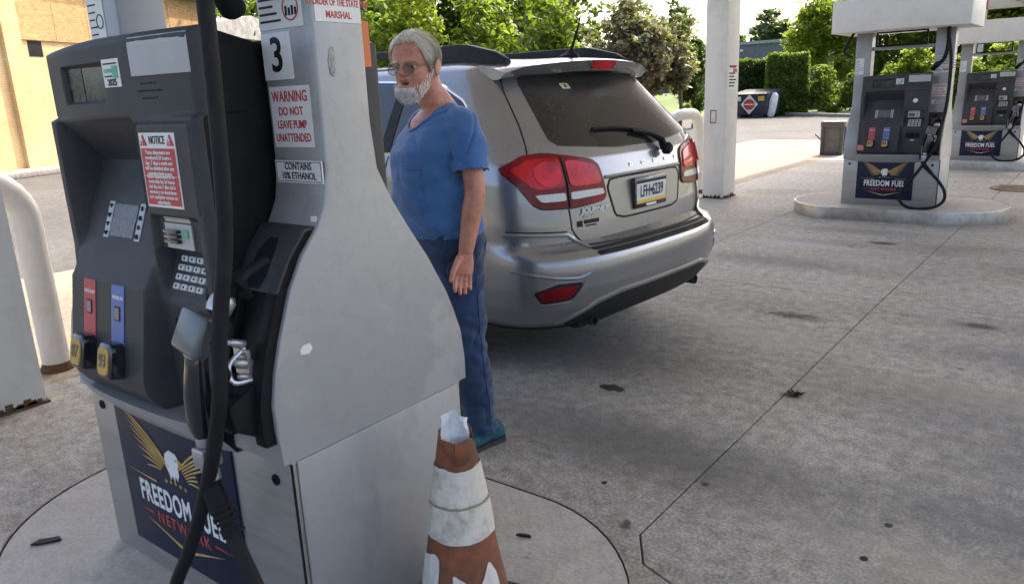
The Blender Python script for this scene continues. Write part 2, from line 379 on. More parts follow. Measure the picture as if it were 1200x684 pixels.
# canopy above (out of the picture) and its pillars
canopy_w = mat('canopy_white', (.82, .80, .76), .5, var=.04, scale=1.)
cn = tag(empty('canopy', (2.5, 8, 5.3)), 'large white flat canopy roof over the whole forecourt', 'canopy')
MB().box((-7.35, -13, 0), (1.5, 12., .12)).build('soffit', canopy_w, cn)
MB().box((-7.5, -13.15, -.1), (-7.35, 12.15, .8)).box((1.5, -13.15, -.1), (1.65, 12.15, .8)).box((-7.35, -13.15, -.1), (1.5, -13., .8)).box((-7.35, 12, -.1), (1.5, 12.15, .8)).build('fascia', canopy_w, cn)
pillar_m = mat('pillar_paint', (.70, .68, .63), .5, var=.05, scale=1.5, dirt=.3, dirtcol=(.3, .27, .22), bump=.15, bscale=25)
rust = mat('rust', (.12, .06, .03), .85, var=.5, scale=40)
red_p = mat('red_print', (.5, .045, .05), .5, var=.06)
orange_p = mat('orange_print', (.65, .17, .04), .5, var=.08)
white_p = mat('white_print', (.72, .72, .70), .45, var=.04, scale=10, dirt=.12, dirtcol=(.45, .43, .4))
black_p = mat('black_print', (.015, .015, .016), .5, var=.1, spec=.2)
def pillar(x0, y0, label, w=.30, d=.40, stickers=False):
    root = tag(empty('canopy_pillar', (x0, y0, 0)), label, 'pillar', 'white square pillars of the canopy')
    MB().box((0, 0, .012), (w, d, 5.3)).build('shaft', pillar_m, root, bevel=.012)
    MB().box((-.012, -.012, 0), (w+.012, d+.012, .012)).build('base_plate', rust, root)
    f = MB()
    for k in range(26):                                   # flaked rusty foot
        a = random.random(); h = .012+.03*random.random()**2
        f.box((w+.0005, a*d*.93, .012), (w+.003, a*d*.93+.02+.02*random.random(), h+.012)); f.box((a*w*.93, -.003, .012), (a*w*.93+.02, -.0005, .012+h))
    f.build('rust_flakes', rust, root)
    if stickers:
        fr = MB(); fr.box((.09, -.006, 1.0), (.175, -.0005, 1.01)).box((.09, -.006, 1.16), (.175, -.0005, 1.17)).box((.09, -.006, 1.01), (.096, -.0005, 1.16)).box((.169, -.006, 1.01), (.175, -.0005, 1.16))
        fr.build('access_cover', rust, root)
        MB().box((w+.0005, .06, 1.43), (w+.002, .34, 1.74)).build('notice', white_p, root)
        s = MB()
        for k, z in enumerate((1.70, 1.62, 1.58, 1.54, 1.5, 1.46)): s.box((w+.002, .08, z), (w+.003, .30-.03*(k % 3), z+.018))
        s.build('notice_print', black_p, root)
        MB().box((w+.002, .20, 1.64), (w+.003, .33, 1.69)).box((w+.002, .08, 1.715), (w+.003, .33, 1.732)).build('notice_stripe', red_p, root)
    return root
pillar(-4.43, 9.62, 'white square canopy pillar with small notice, right behind the silver car', stickers=True)
pillar(-4.60, .91, 'white square canopy pillar with chipped rusty foot at the left edge', w=.3, d=.40)
def hoop(x, ys, ye, label, h=1.1, r=.075):
    root = tag(empty('hoop_bollard', (x, ys, 0)), label, 'bollard', 'white hoop bollards beside the pillars')
    w = ye-ys; rc = min(.26, w*.49)
    pts = [(0, 0, .015), (0, 0, h-rc)]+[(0, rc-rc*math.cos(a), h-rc+rc*math.sin(a)) for a in np.linspace(.1, math.pi/2, 9)]
    pts += [(0, w-rc+rc*math.cos(a), h-rc+rc*math.sin(a)) for a in np.linspace(math.pi/2, .1, 9)]+[(0, w, h-rc), (0, w, .015)]
    MB().tube(pts, r, 18).build('tube', pillar_m, root, smooth=True)
    for yy in (0, w): MB().lathe([(r*1.25, 0), (r*1.25, .01), (r*1.03, .04), (r*1.03, .05)], 18, Matrix.Translation((0, yy, 0))).build('rusty_collar', rust, root, smooth=True)
    return root
hoop(-4.83, .62, 1.56, 'white hoop bollard standing left of the nearest pump', h=1.16)
hoop(-4.72, 9.2, 10.1, 'white hoop bollard between the silver car and the pillar', h=1.12)

# second canopy far behind the pumps
c2 = tag(empty('canopy', (3, 49, 4.45)), 'pale far canopy edge above the rightmost pumps', 'canopy')
beige = mat('beige_fascia', (.62, .53, .42), .6, var=.05)
MB().box((-11, -5, 0), (12, 5, .9)).build('fascia', beige, c2, bevel=.02)
p2 = tag(empty('canopy_pillar', (-5.75, 41.5, 0)), 'slim pale pillar with a red band behind the rear pumps', 'pillar')
MB().box((-.16, -.16, 0), (.16, .16, 4.3)).build('shaft', beige, p2)
MB().box((-.17, -.17, 4.32), (.17, .17, 5.0)).build('red_band', red_p, p2)

# bin on the apron
bin_m = mat('bin_plastic', (.08, .076, .07), .6, var=.15, dirt=.3)
tb = tag(empty('litter_bin', (-4.72, 16.5, 0), R(8)), 'grey-brown litter bin standing in the sun beyond the forecourt', 'litter bin')
for sx in (-1, 1):
    for sy in (-1, 1): MB().box((sx*.19-.03, sy*.17-.03, 0), (sx*.19+.03, sy*.17+.03, .56)).build('corner_post', bin_m, tb, bevel=.008)
MB().box((-.165, -.15, .04), (.165, .15, .54)).build('body', mat('bin_panel', (.13, .11, .085), .6, var=.3, scale=9), tb)
MB().box((-.23, -.21, .56), (.23, .21, .68)).build('lid', bin_m, tb, bevel=.025)
MB().box((-.2, -.19, .02), (.2, .19, .06)).build('plinth', bin_m, tb)
MB().tube([(-.2, -.1, .28), (-.34, -.12, .42)], .012, 6).build('squeegee_handle', black_p, tb)

# skip by the hedge
navy_m = mat('skip_paint', (.035, .045, .06), .5, var=.25, scale=4, dirt=.3)
dp = tag(empty('skip_container', (-13.65, 35.3, 0), R(-6)), 'dark blue-grey rubbish skip with ribbed lid before the hedge', 'skip')
MB().add([(-.8, -.55, .1), (.8, -.55, .1), (.8, .6, .1), (-.8, .6, .1), (-.86, -.62, 1.05), (.86, -.62, 1.05), (.86, .66, 1.25), (-.86, .66, 1.25)], [(0, 3, 2, 1), (4, 5, 6, 7), (0, 1, 5, 4), (1, 2, 6, 5), (2, 3, 7, 6), (3, 0, 4, 7)]).build('hull', navy_m, dp, bevel=.02)
for i in range(9): MB().box((-.84+i*.188, -.66, 1.06), (-.69+i*.188, .68, 1.10), rot('X', 8.5, (0, 0, .06))).build('lid_rib', mat('lid_plastic', (.035, .036, .04), .4, var=.2), dp, bevel=.012)
for x in (-.55, .55): MB().box((x-.06, -.5, 0), (x+.06, .55, .1)).build('skid', navy_m, dp)
t6 = [(.36*math.cos(a+.39)*.8, .36*math.sin(a+.39)*.7+.62) for a in np.linspace(0, 2*math.pi, 9)[:-1]]
MB().prism([(x, z) for x, z in t6], 1, -.66, -.61, rot('X', 3.5, (0, -.005, 0))).build('red_badge', red_p, dp)
MB().prism([(0, .17), (.42, .62), (0, 1.07), (-.42, .62)], 1, -.655, -.61, rot('X', 3.5, (0, -.003, 0))).build('badge_outline', white_p, dp)
MB().box((-.22, -.67, .60), (.22, -.655, .65), rot('X', 3.5, (0, -.005, 0))).build('badge_bar', white_p, dp)
MB().box((-.72, -.66, .78), (-.42, -.61, .98), rot('X', 3.5)).build('notice', white_p, dp)
MB().box((.44, -.66, .78), (.72, -.61, .98), rot('X', 3.5)).build('notice', mat('yellow_notice', (.6, .4, .06), .5), dp)
bag = MB(); 
bag.loft([[(.95+.19*s*math.cos(a)+ox, -.35+.16*s*math.sin(a), z) for a in np.linspace(0, 2*math.pi, 13)[:-1]] for z, s, ox in ((0, .6, -.06), (.12, 1., -.05), (.4, .95, .02), (.7, 1.05, .06), (.95, .8, .12), (1.08, .35, .1))])
tag(bag.build('rubbish_bag', mat('bag_white', (.7, .7, .68), .4, var=.1), None, smooth=True), 'white rubbish sack leaning on the side of the skip', 'rubbish bag').matrix_world = dp.matrix_basis.copy()

# buildings
wall_dir = R(25)
def plywood():
    mt, nt, b = new_mat('plywood')
    tc = N(nt, 'ShaderNodeTexCoord'); mp = N(nt, 'ShaderNodeMapping'); mp.inputs['Scale'].default_value = (1, .45, 3.2); L(nt, tc.outputs['Object'], mp.inputs[0])
    nz = N(nt, 'ShaderNodeTexNoise', Scale=2.2, Detail=2., Distortion=1.2); L(nt, mp.outputs[0], nz.inputs['Vector'])
    mm = N(nt, 'ShaderNodeMath', operation='MULTIPLY'); mm.inputs[1].default_value = 9.; L(nt, nz.outputs[0], mm.inputs[0])
    fr = N(nt, 'ShaderNodeMath', operation='FRACT'); L(nt, mm.outputs[0], fr.inputs[0])
    c = ramp(nt, fr.outputs[0], [(.0, (.55, .31, .12)), (.45, (.62, .38, .17)), (.9, (.36, .175, .055)), (1., (.55, .31, .12))])
    L(nt, c, b.inputs['Base Color']); b.inputs['Roughness'].default_value = .7; return mt
def tan_brick():
    mt, nt, b = new_mat('tan_brick')
    tc = N(nt, 'ShaderNodeTexCoord'); sx = N(nt, 'ShaderNodeSeparateXYZ'); L(nt, tc.outputs['Object'], sx.inputs[0])
    cb = N(nt, 'ShaderNodeCombineXYZ'); L(nt, sx.outputs[1], cb.inputs[0]); L(nt, sx.outputs[2], cb.inputs[1])
    br = N(nt, 'ShaderNodeTexBrick', Scale=1.); br.inputs['Brick Width'].default_value = .2; br.inputs['Row Height'].default_value = .065; br.inputs['Mortar Size'].default_value = .008
    br.inputs['Color1'].default_value = (.66, .46, .22, 1); br.inputs['Color2'].default_value = (.72, .51, .26, 1); br.inputs['Mortar'].default_value = (.62, .43, .2, 1)
    L(nt, cb.outputs[0], br.inputs['Vector'])
    nz = N(nt, 'ShaderNodeTexNoise', Scale=1.2, Detail=5.); L(nt, tc.outputs['Object'], nz.inputs['Vector'])
    L(nt, mixc(nt, .35, br.outputs[0], ramp(nt, nz.outputs[0], [(.3, .3), (.7, .8)]), 'OVERLAY'), b.inputs['Base Color']); b.inputs['Roughness'].default_value = .85
    bp = N(nt, 'ShaderNodeBump', Strength=.5, Distance=.01); L(nt, br.outputs['Fac'], bp.inputs['Height']); bp.invert = True; L(nt, bp.outputs[0], b.inputs['Normal'])
    return mt
pb = tag(empty('boarded_building', (-22.6, 7.2, 0), wall_dir), 'sunlit tan brick building boarded with plywood at the left edge', 'building')
MB().box((-8, -8, 0), (0, 9.6, 5.1)).build('brick_wall', tan_brick(), pb)
ply = plywood()
for k, y0 in enumerate(np.arange(1.0, 9.5, 1.22)): MB().box((.01, y0, 3.42), (.05, min(y0+1.205, 9.55), 4.95)).build('plywood_board', ply, pb)
MB().box((.002, .45, .0), (.12, .97, 5.0)).build('corner_pier', tan_brick(), pb)
MB().box((.005, 1.25, 3.0), (.012, 1.7, 3.4)).build('dark_window', black_p, pb)
roof_m = mat('grey_roofing', (.3, .29, .3), .7, var=.4, scale=3, bump=.4, bscale=10)
MB().box((-8.3, -8.3, 5.1), (.3, 9.9, 5.3)).build('roof_edge', roof_m, pb, bevel=.03)
wk = tag(empty('pavement', (-22.6, 7.2, 0), wall_dir), kind='structure')
MB().box((.02, -9, -.022), (1.25, 10.5, .12)).build('paving', kerb_m, wk, bevel=.02)

wb = tag(empty('white_building', (-31, 20, 0), R(28)), 'low white building behind the pump, left of its column', 'building')
stucco = mat('white_stucco', (.62, .6, .56), .8, var=.06)
MB().box((-4, -4, 0), (0, 4, 4.3)).build('wall', stucco, wb)
MB().prism([(-4.4, 4.3), (4.4, 4.3), (4.4, 4.55), (0, 5.3), (-4.4, 4.55)], 0, -4.3, .4).build('roof', roof_m, wb)

gb = tag(empty('grey_building', (-24.6, 60, 0), R(4)), 'long low dark grey building with vertical cladding beyond the hedge', 'building')
clad = mat('grey_cladding', (.13, .13, .16), .6, var=.2, scale=2)
b = MB(); b.box((-7.5, 0, 0), (4.6, 8, 4.5)); b.build('wall', clad, gb)
for i in range(40): MB().box((-7.5+i*.302, -.03, 0), (-7.36+i*.302, -.001, 4.35)).build('cladding_panel', clad, gb)
MB().box((-7.7, -.25, 4.5), (4.8, 8.2, 4.72)).build('parapet', mat('parapet_grey', (.26, .26, .3), .5), gb)
MB().box((4.6, 1.2, 0), (8.5, 8, 4.2)).build('side_wing', mat('wing_grey', (.09, .09, .11), .6), gb)
MB().box((-1.6, -.9, 2.9), (.2, -.03, 3.05)).build('door_hood', white_p, gb)
MB().box((-.03, -.2, 4.0), (.17, -.03, 4.15)).build('wall_lamp', white_p, gb)
# ================================================================== VEGETATION
bark = mat('bark', (.10, .075, .05), .9, var=.35, scale=9, bump=.6, bscale=30)
def rand_dirs(n):
    v = rng.normal(size=(n, 3)); return v/np.linalg.norm(v, axis=1, keepdims=True)
def leaf_cloud(P, size, flat=.35, aspect=.55):
    """one rhombus of four vertices per point"""
    n = len(P); nrm = rand_dirs(n); nrm[:, 2] = np.abs(nrm[:, 2])+flat; nrm /= np.linalg.norm(nrm, axis=1, keepdims=True)
    t = np.cross(nrm, rand_dirs(n)); t /= np.linalg.norm(t, axis=1, keepdims=True)+1e-9; b = np.cross(nrm, t)
    s = (size*rng.uniform(.6, 1.35, n))[:, None]
    V = np.stack([P-t*s, P-b*s*aspect+nrm*s*.12, P+t*s, P+b*s*aspect+nrm*s*.12], 1).reshape(-1, 3)
    F = np.arange(4*n).reshape(-1, 4)
    return V, F
def np_mesh(name, V, F):
    me = bpy.data.meshes.new(name); me.vertices.add(len(V)); me.vertices.foreach_set('co', V.astype(np.float32).ravel())
    k = F.shape[1]; me.loops.add(F.size); me.loops.foreach_set('vertex_index', F.astype(np.int32).ravel())
    me.polygons.add(len(F)); me.polygons.foreach_set('loop_start', (np.arange(len(F))*k).astype(np.int32)); me.polygons.foreach_set('loop_total', np.full(len(F), k, np.int32))
    me.update(calc_edges=True); me.validate(); return me
def crown_points(blobs, n, clump=.16, per=26):
    """clumps of leaves over the outer shell of a set of ellipsoids"""
    vol = np.array([b[3]*b[4]*b[5] for b in blobs])**.67; w = vol/vol.sum(); out = []
    for b, ww in zip(blobs, w):
        k = max(3, int(n*ww/per)); d = rand_dirs(k); r = rng.uniform(.45, 1.03, k)**.7
        ctr = d*r[:, None]*np.array(b[3:6])+np.array(b[:3])
        c = np.repeat(ctr, per, 0)+rng.normal(size=(k*per, 3))*clump*np.mean(b[3:6])*np.array([1, 1, .7])
        out.append(c)
    return np.concatenate(out)
def blob_crown(rx, rz, z0, z1, k, jitter=.55):
    bl = []
    for i in range(k):
        a = rng.uniform(0, 2*math.pi); q = math.sqrt(rng.uniform(0, 1))*jitter*1.15; h = rng.uniform(.12, .9)
        taper = 1-.55*abs(h-.42)**1.3*1.6; s = rng.uniform(.32, .55)
        bl.append((math.cos(a)*q*rx*taper, math.sin(a)*q*rx*taper, z0+(z1-z0)*h, rx*s, rx*s, (z1-z0)*s*.62))
    return bl
def hpos(px, dist):
    th = R(39.3)-math.atan((px-600)/877); return (-dist*math.sin(th), dist*math.cos(th))
def tree(name, px, dist, z0, z1, rx, lm, n, leaf, label, cat='tree', k=9, trunk=.12, group=None, base=0., clump=.16, xy=None):
    x, y = xy or hpos(px, dist)
    root = tag(empty(name, (x, y, base)), label, cat, group)
    bl = blob_crown(rx, 0, z0, z1, k)
    P = crown_points(bl, n, clump)
    P = P[P[:, 2] > .05]
    link('crown', np_mesh('crown', *leaf_cloud(P, leaf)), lm, root)
    tb = MB(); top = z0+(z1-z0)*.6
    tb.tube([(0, 0, -.1), (.05*rx, .03*rx, z0*.5+.1), (.0, .06*rx, z0+(z1-z0)*.25), (.02, 0, top)], [trunk*1.25, trunk, trunk*.75, trunk*.25], 8)
    for b in bl[:7]:
        s = Vector((0, .04*rx, z0+(z1-z0)*.12)); e = Vector(b[:3]); mid = s.lerp(e, .5)+Vector((0, 0, .08*(z1-z0)))
        tb.tube([s, mid, e], [trunk*.5, trunk*.35, trunk*.12], 6)
    tb.build('trunk', bark, root, smooth=True)
    return root
def hedge(name, px0, px1, dist, depth, h, lm, n, leaf, label, round_=.12):
    (x0, y0), (x1, y1) = hpos(px0, dist), hpos(px1, dist)
    w = math.hypot(x1-x0, y1-y0); ang = math.atan2(y1-y0, x1-x0)
    root = tag(empty(name, (x0, y0, 0), ang), label, 'hedge')
    P = rng.uniform(0, 1, (n, 3))*np.array([w, depth, h])
    ax = rng.integers(0, 4, n); e = rng.normal(0, .05, n)
    P[ax == 0, 1] = e[ax == 0]; P[ax == 1, 2] = h+e[ax == 1]; P[ax == 2, 0] = w+e[ax == 2]; P[(ax == 3), 0] = e[ax == 3]
    lump = np.array([mnoise.noise(Vector(p)*1.7)*round_ for p in P]); P[:, 1] -= lump; P[:, 2] += lump*.8
    link('crown', np_mesh('crown', *leaf_cloud(P, leaf, .1)), lm, root)
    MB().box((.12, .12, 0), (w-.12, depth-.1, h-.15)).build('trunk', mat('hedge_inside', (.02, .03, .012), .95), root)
    return root
lm_dark = leaf_mat('leaf_dark', (.022, .05, .012), (.04, .085, .018), (.07, .12, .025), .35)
lm_mid = leaf_mat('leaf_mid', (.05, .095, .015), (.085, .14, .022), (.14, .19, .03), .45)
lm_lite = leaf_mat('leaf_light', (.09, .14, .02), (.15, .2, .03), (.22, .25, .05), .5)
lm_yel = leaf_mat('leaf_yellow', (.12, .16, .015), (.19, .22, .025), (.27, .27, .045), .55)
lm_brown = leaf_mat('leaf_brown', (.17, .125, .085), (.25, .2, .14), (.36, .3, .22), .35)
lm_blue = leaf_mat('leaf_blue', (.05, .085, .05), (.08, .115, .065), (.12, .15, .085), .3)
# tall trees behind the car
GB = 'tall trees behind the car'
tree('broadleaf_tree', 432, 31, 1.0, 10.5, 3.4, lm_mid, 9000, .17, 'tall green tree directly behind the column of the nearest pump', k=14, trunk=.2, group=GB)
tree('broadleaf_tree', 500, 34, 1.5, 11, 3.6, lm_dark, 9000, .17, 'dark leafy tree rising above the head of the man', k=14, trunk=.22, group=GB)
tree('broadleaf_tree', 585, 33, 1.5, 10., 3.2, lm_mid, 9000, .17, 'mid-green tree behind the roof rack of the silver car', k=14, trunk=.2, group=GB)
tree('broadleaf_tree', 662, 36, 1.5, 8.6, 2.4, lm_dark, 7500, .17, 'dark green tree behind the car aerial', k=13, trunk=.2, group=GB)
GS = 'pale shrubs in front of the trees'
tree('leafy_shrub', 455, 25, .2, 4.2, 1.7, lm_lite, 6000, .11, 'pale green shrub just left of the man', 'shrub', 9, .06, GS)
tree('leafy_shrub', 530, 24.5, .2, 4.3, 1.6, lm_yel, 6500, .11, 'bright yellow-green shrub right of the head of the man', 'shrub', 9, .06, GS)
tree('leafy_shrub', 590, 25, .2, 4.0, 1.6, lm_lite, 6500, .11, 'pale green shrub above the rear end of the roof rack', 'shrub', 9, .06, GS)
tree('leafy_shrub', 650, 25.5, .2, 4.5, 1.6, lm_lite, 6500, .11, 'loose pale shrub behind the aerial of the car', 'shrub', 9, .06, GS)
tree('bronze_tree', 742, 27, 1.2, 4.15, 1.75, lm_brown, 14000, .10, 'rounded bronze-leaved ornamental tree right of the car roof', 'tree', 12, .09, clump=.13)
tree('bronze_tree', 800, 27.5, 1.2, 3.6, .9, lm_brown, 3000, .09, 'smaller bronze-leaved tree left of the white pillar', 'tree', 7, .07)
tree('round_bush', 815, 30, .35, 2.9, .75, lm_dark, 6000, .07, 'dark rounded evergreen bush left of the white pillar', 'bush', 9, .05)
tree('conifer', 802, 66, 1., 8.0, 1.6, lm_blue, 6000, .2, 'bluish conifer left of the white pillar', 'tree', 12, .2)
tree('conifer', 775, 72, 1., 7.4, 1.9, lm_blue, 4000, .2, 'distant bluish tree above the bronze tree', 'tree', 10, .2)
GF = 'far trees behind the grey building'
tree('distant_tree', 868, 92, 1, 6.2, 2.2, lm_mid, 4000, .28, 'low far tree at the right side of the white pillar', k=9, group=GF)
tree('distant_tree', 900, 90, 1, 8.0, 2.9, lm_blue, 6000, .28, 'tallest far tree above the dark grey building', k=12, group=GF)
tree('distant_tree', 930, 95, 1, 6.6, 2.4, lm_mid, 4500, .28, 'far tree between grey building and the yellow-green tree', k=10, group=GF)
hedge('clipped_hedge', 858, 899, 40, 1.6, 2.55, lm_dark, 9000, .07, 'square dark clipped hedge right behind the skip')
hedge('clipped_hedge', 899, 944, 38.5, 2.2, 2.7, lm_mid, 14000, .075, 'large square clipped hedge right of the skip')
tree('broadleaf_tree', 962, 44, .8, 5.2, 2.5, lm_yel, 12000, .12, 'big yellow-green tree left of the pump with hanging hose', k=15, trunk=.16)
tree('broadleaf_tree', 985, 52, 2, 6.3, 1.6, lm_blue, 4000, .15, 'thin grey-green treetop above the yellow-green tree', k=8, trunk=.16)
GR = 'trees and shrubs behind the far pumps'
for px, ds, z0, z1, rx, lm, lab in ((1030, 46, .5, 7.5, 2.6, lm_mid, 'green tree behind the empty black sign frame'), (1082, 50, .5, 8, 3, lm_dark, 'darker green tree behind the right column of the middle pump'),
        (1120, 47, .5, 6.6, 2.5, lm_lite, 'light green tree between the middle and the right pump'), (1170, 46, .5, 7., 2.8, lm_yel, 'yellow-green tree above the right pump'), (1225, 45, .5, 7, 2.8, lm_mid, 'green tree at the right edge of the picture')):
    tree('broadleaf_tree', px, ds, z0, z1, rx, lm, 9000, .14, lab, k=13, trunk=.16, group=GR)
for px, ds, z1, rx, lm, lab in ((968, 38.5, 1.9, 1.0, lm_lite, 'low bright shrub left of the middle pump'), (1000, 38, 1.8, .9, lm_lite, 'low bright shrub behind the left column of the middle pump'), (1055, 38, 2.6, 1.3, lm_yel, 'bright shrub behind the middle pump display'),
        (1095, 38, 2.9, 1.2, lm_lite, 'light shrub behind the hose of the middle pump'), (1128, 38, 2.3, 1.0, lm_yel, 'sunlit yellow shrub between the two far pumps'), (1165, 38, 2.8, 1.3, lm_lite, 'light shrub behind the right pump'), (1205, 38, 2.6, 1.2, lm_yel, 'yellow-green shrub at the right edge')):
    tree('leafy_shrub', px, ds, .1, z1, rx, lm, 5000, .085, lab, 'shrub', 8, .05, GR)
tree('broadleaf_tree', 262, 48, 1, 9.5, 3, lm_lite, 5000, .2, 'pale green tree above the white building', k=10, trunk=.2)
tree('broadleaf_tree', 345, 42, 1, 9, 3.4, lm_mid, 6000, .2, 'green tree hidden behind the column of the nearest pump', k=12, trunk=.2)
# utility pole with two wires
ux, uy = hpos(582, 45)
up = tag(empty('lattice_mast', (ux, uy, 0)), 'thin grey lattice mast above the trees', 'mast')
mm = mat('galvanised', (.4, .4, .4), .5, metal=.6)
b = MB()
for s in ((-.18, -.1), (.18, -.1), (0, .2)): b.tube([(s[0], s[1], 0), (s[0]*.8, s[1]*.8, 14)], .035, 6)
for i in range(28): b.tube([(-.17, -.1, i*.5), (.17, -.1, i*.5+.5)], .018, 4); b.tube([(.17, -.1, i*.5), (0, .19, i*.5+.5)], .018, 4)
b.build('lattice', mm, up)
wire = MB()
for dz in (0, .45): wire.tube(smooth_path([(-52, 62, 11.+dz), (-40, 66, 10.1+dz), (-28, 71, 12.+dz)], 8), .03, 5)
tag(wire.build('overhead_wires', black_p), 'pair of thin overhead wires crossing the sky left of the pillar', 'wires')
lp = tag(empty('lamp_post', hpos(466, 27)+(0,)), 'thin dark post behind the head of the man', 'post')
MB().tube([(0, 0, 0), (0, 0, 7)], [.05, .035], 8).build('shaft', black_p, lp)
# ================================================================== FUEL PUMP (local: x -1..0, y 0..0.6, z from the island top)
steel = mat('brushed_steel', (.36, .35, .335), .42, metal=.55, var=.12, scale=3, dirt=.3, dirtcol=(.2, .18, .16), stretch=(1, 1, 14))
grey_paint = mat('pump_grey', (.335, .338, .34), .38, metal=.25, var=.06, scale=1.6, dirt=.18, dirtcol=(.25, .24, .22), coat=.25)
grey_light = mat('pump_light_grey', (.31, .317, .325), .4, metal=.2, var=.07, scale=2, dirt=.2, dirtcol=(.25, .24, .22), coat=.2)
def pump_side_mat():
    mt, nt, b = new_mat('pump_side'); tc = N(nt, 'ShaderNodeTexCoord'); src = tc.outputs['Object']
    n1 = N(nt, 'ShaderNodeTexNoise', Scale=2.6, Detail=7., Roughness=.62, Distortion=.5); L(nt, src, n1.inputs['Vector'])
    n2 = N(nt, 'ShaderNodeTexNoise', Scale=24., Detail=7., Roughness=.7); L(nt, src, n2.inputs['Vector'])
    peel = ramp(nt, n1.outputs[0], [(.515, 0.), (.53, 1.)])
    c = mixc(nt, peel, (.335, .338, .342), (.362, .36, .354)); c = mixc(nt, ramp(nt, n2.outputs[0], [(.5, 0.), (.75, .3)]), c, (.22, .21, .2))
    L(nt, c, b.inputs['Base Color']); b.inputs['Metallic'].default_value = .25
    L(nt, mixc(nt, peel, (.34, .34, .34), (.46, .46, .46)), b.inputs['Roughness']); return mt
grey_paint = pump_side_mat()
bezel_m = mat('bezel_plastic', (.042, .043, .046), .5, var=.2, scale=5, dirt=.3, dirtcol=(.085, .082, .077), bump=.25, bscale=350, spec=.28)
black_m = mat('black_plastic', (.011, .011, .012), .5, var=.25, scale=5, dirt=.3, dirtcol=(.03, .028, .025), bump=.2, bscale=300, spec=.12)
rubber = mat('hose_rubber', (.014, .014, .015), .55, var=.25, scale=12, dirt=.3, dirtcol=(.035, .035, .033), spec=.16)
header_w = mat('header_white', (.7, .69, .67), .45, var=.04, dirt=.2, dirtcol=(.45, .42, .38))
gloss_black = mat('gloss_black', (.015, .015, .018), .15, var=.1, coat=.6)
cast_metal = mat('cast_metal', (.42, .43, .44), .35, metal=.8, var=.2, scale=20)
navy_board = mat('navy_board', (.012, .018, .042), .42, var=.12, scale=4, dirt=.12, dirtcol=(.035, .04, .06), spec=.2)
gold = mat('gold_print', (.62, .42, .13), .35, metal=.3, var=.25, scale=25)
dark_gold = mat('dark_gold_print', (.2, .12, .03), .4, var=.3, scale=25)
red_l = mat('red_lettering', (.45, .06, .05), .5)
blue_p = mat('blue_print', (.09, .16, .42), .45, var=.1, dirt=.2, dirtcol=(.15, .17, .25))
redg_p = mat('red_grade_print', (.48, .05, .07), .45, var=.1, dirt=.2, dirtcol=(.3, .1, .1))
amber_p = mat('amber_print', (.42, .25, .05), .4, var=.3, scale=30)
glass_m = mat('display_glass', (.06, .07, .06), .1, var=.3, scale=30, dirt=.35, dirtcol=(.12, .13, .11), coat=.5)
lcd_m = mat('lcd_panel', (.09, .085, .085), .35, var=.6, scale=60, dirt=.7, dirtcol=(.3, .28, .27))
key_m = mat('key_caps', (.55, .56, .54), .4, var=.1)
green_p = mat('green_print', (.12, .38, .25), .5)
pink_p = mat('pink_sticker', (.6, .2, .18), .5)

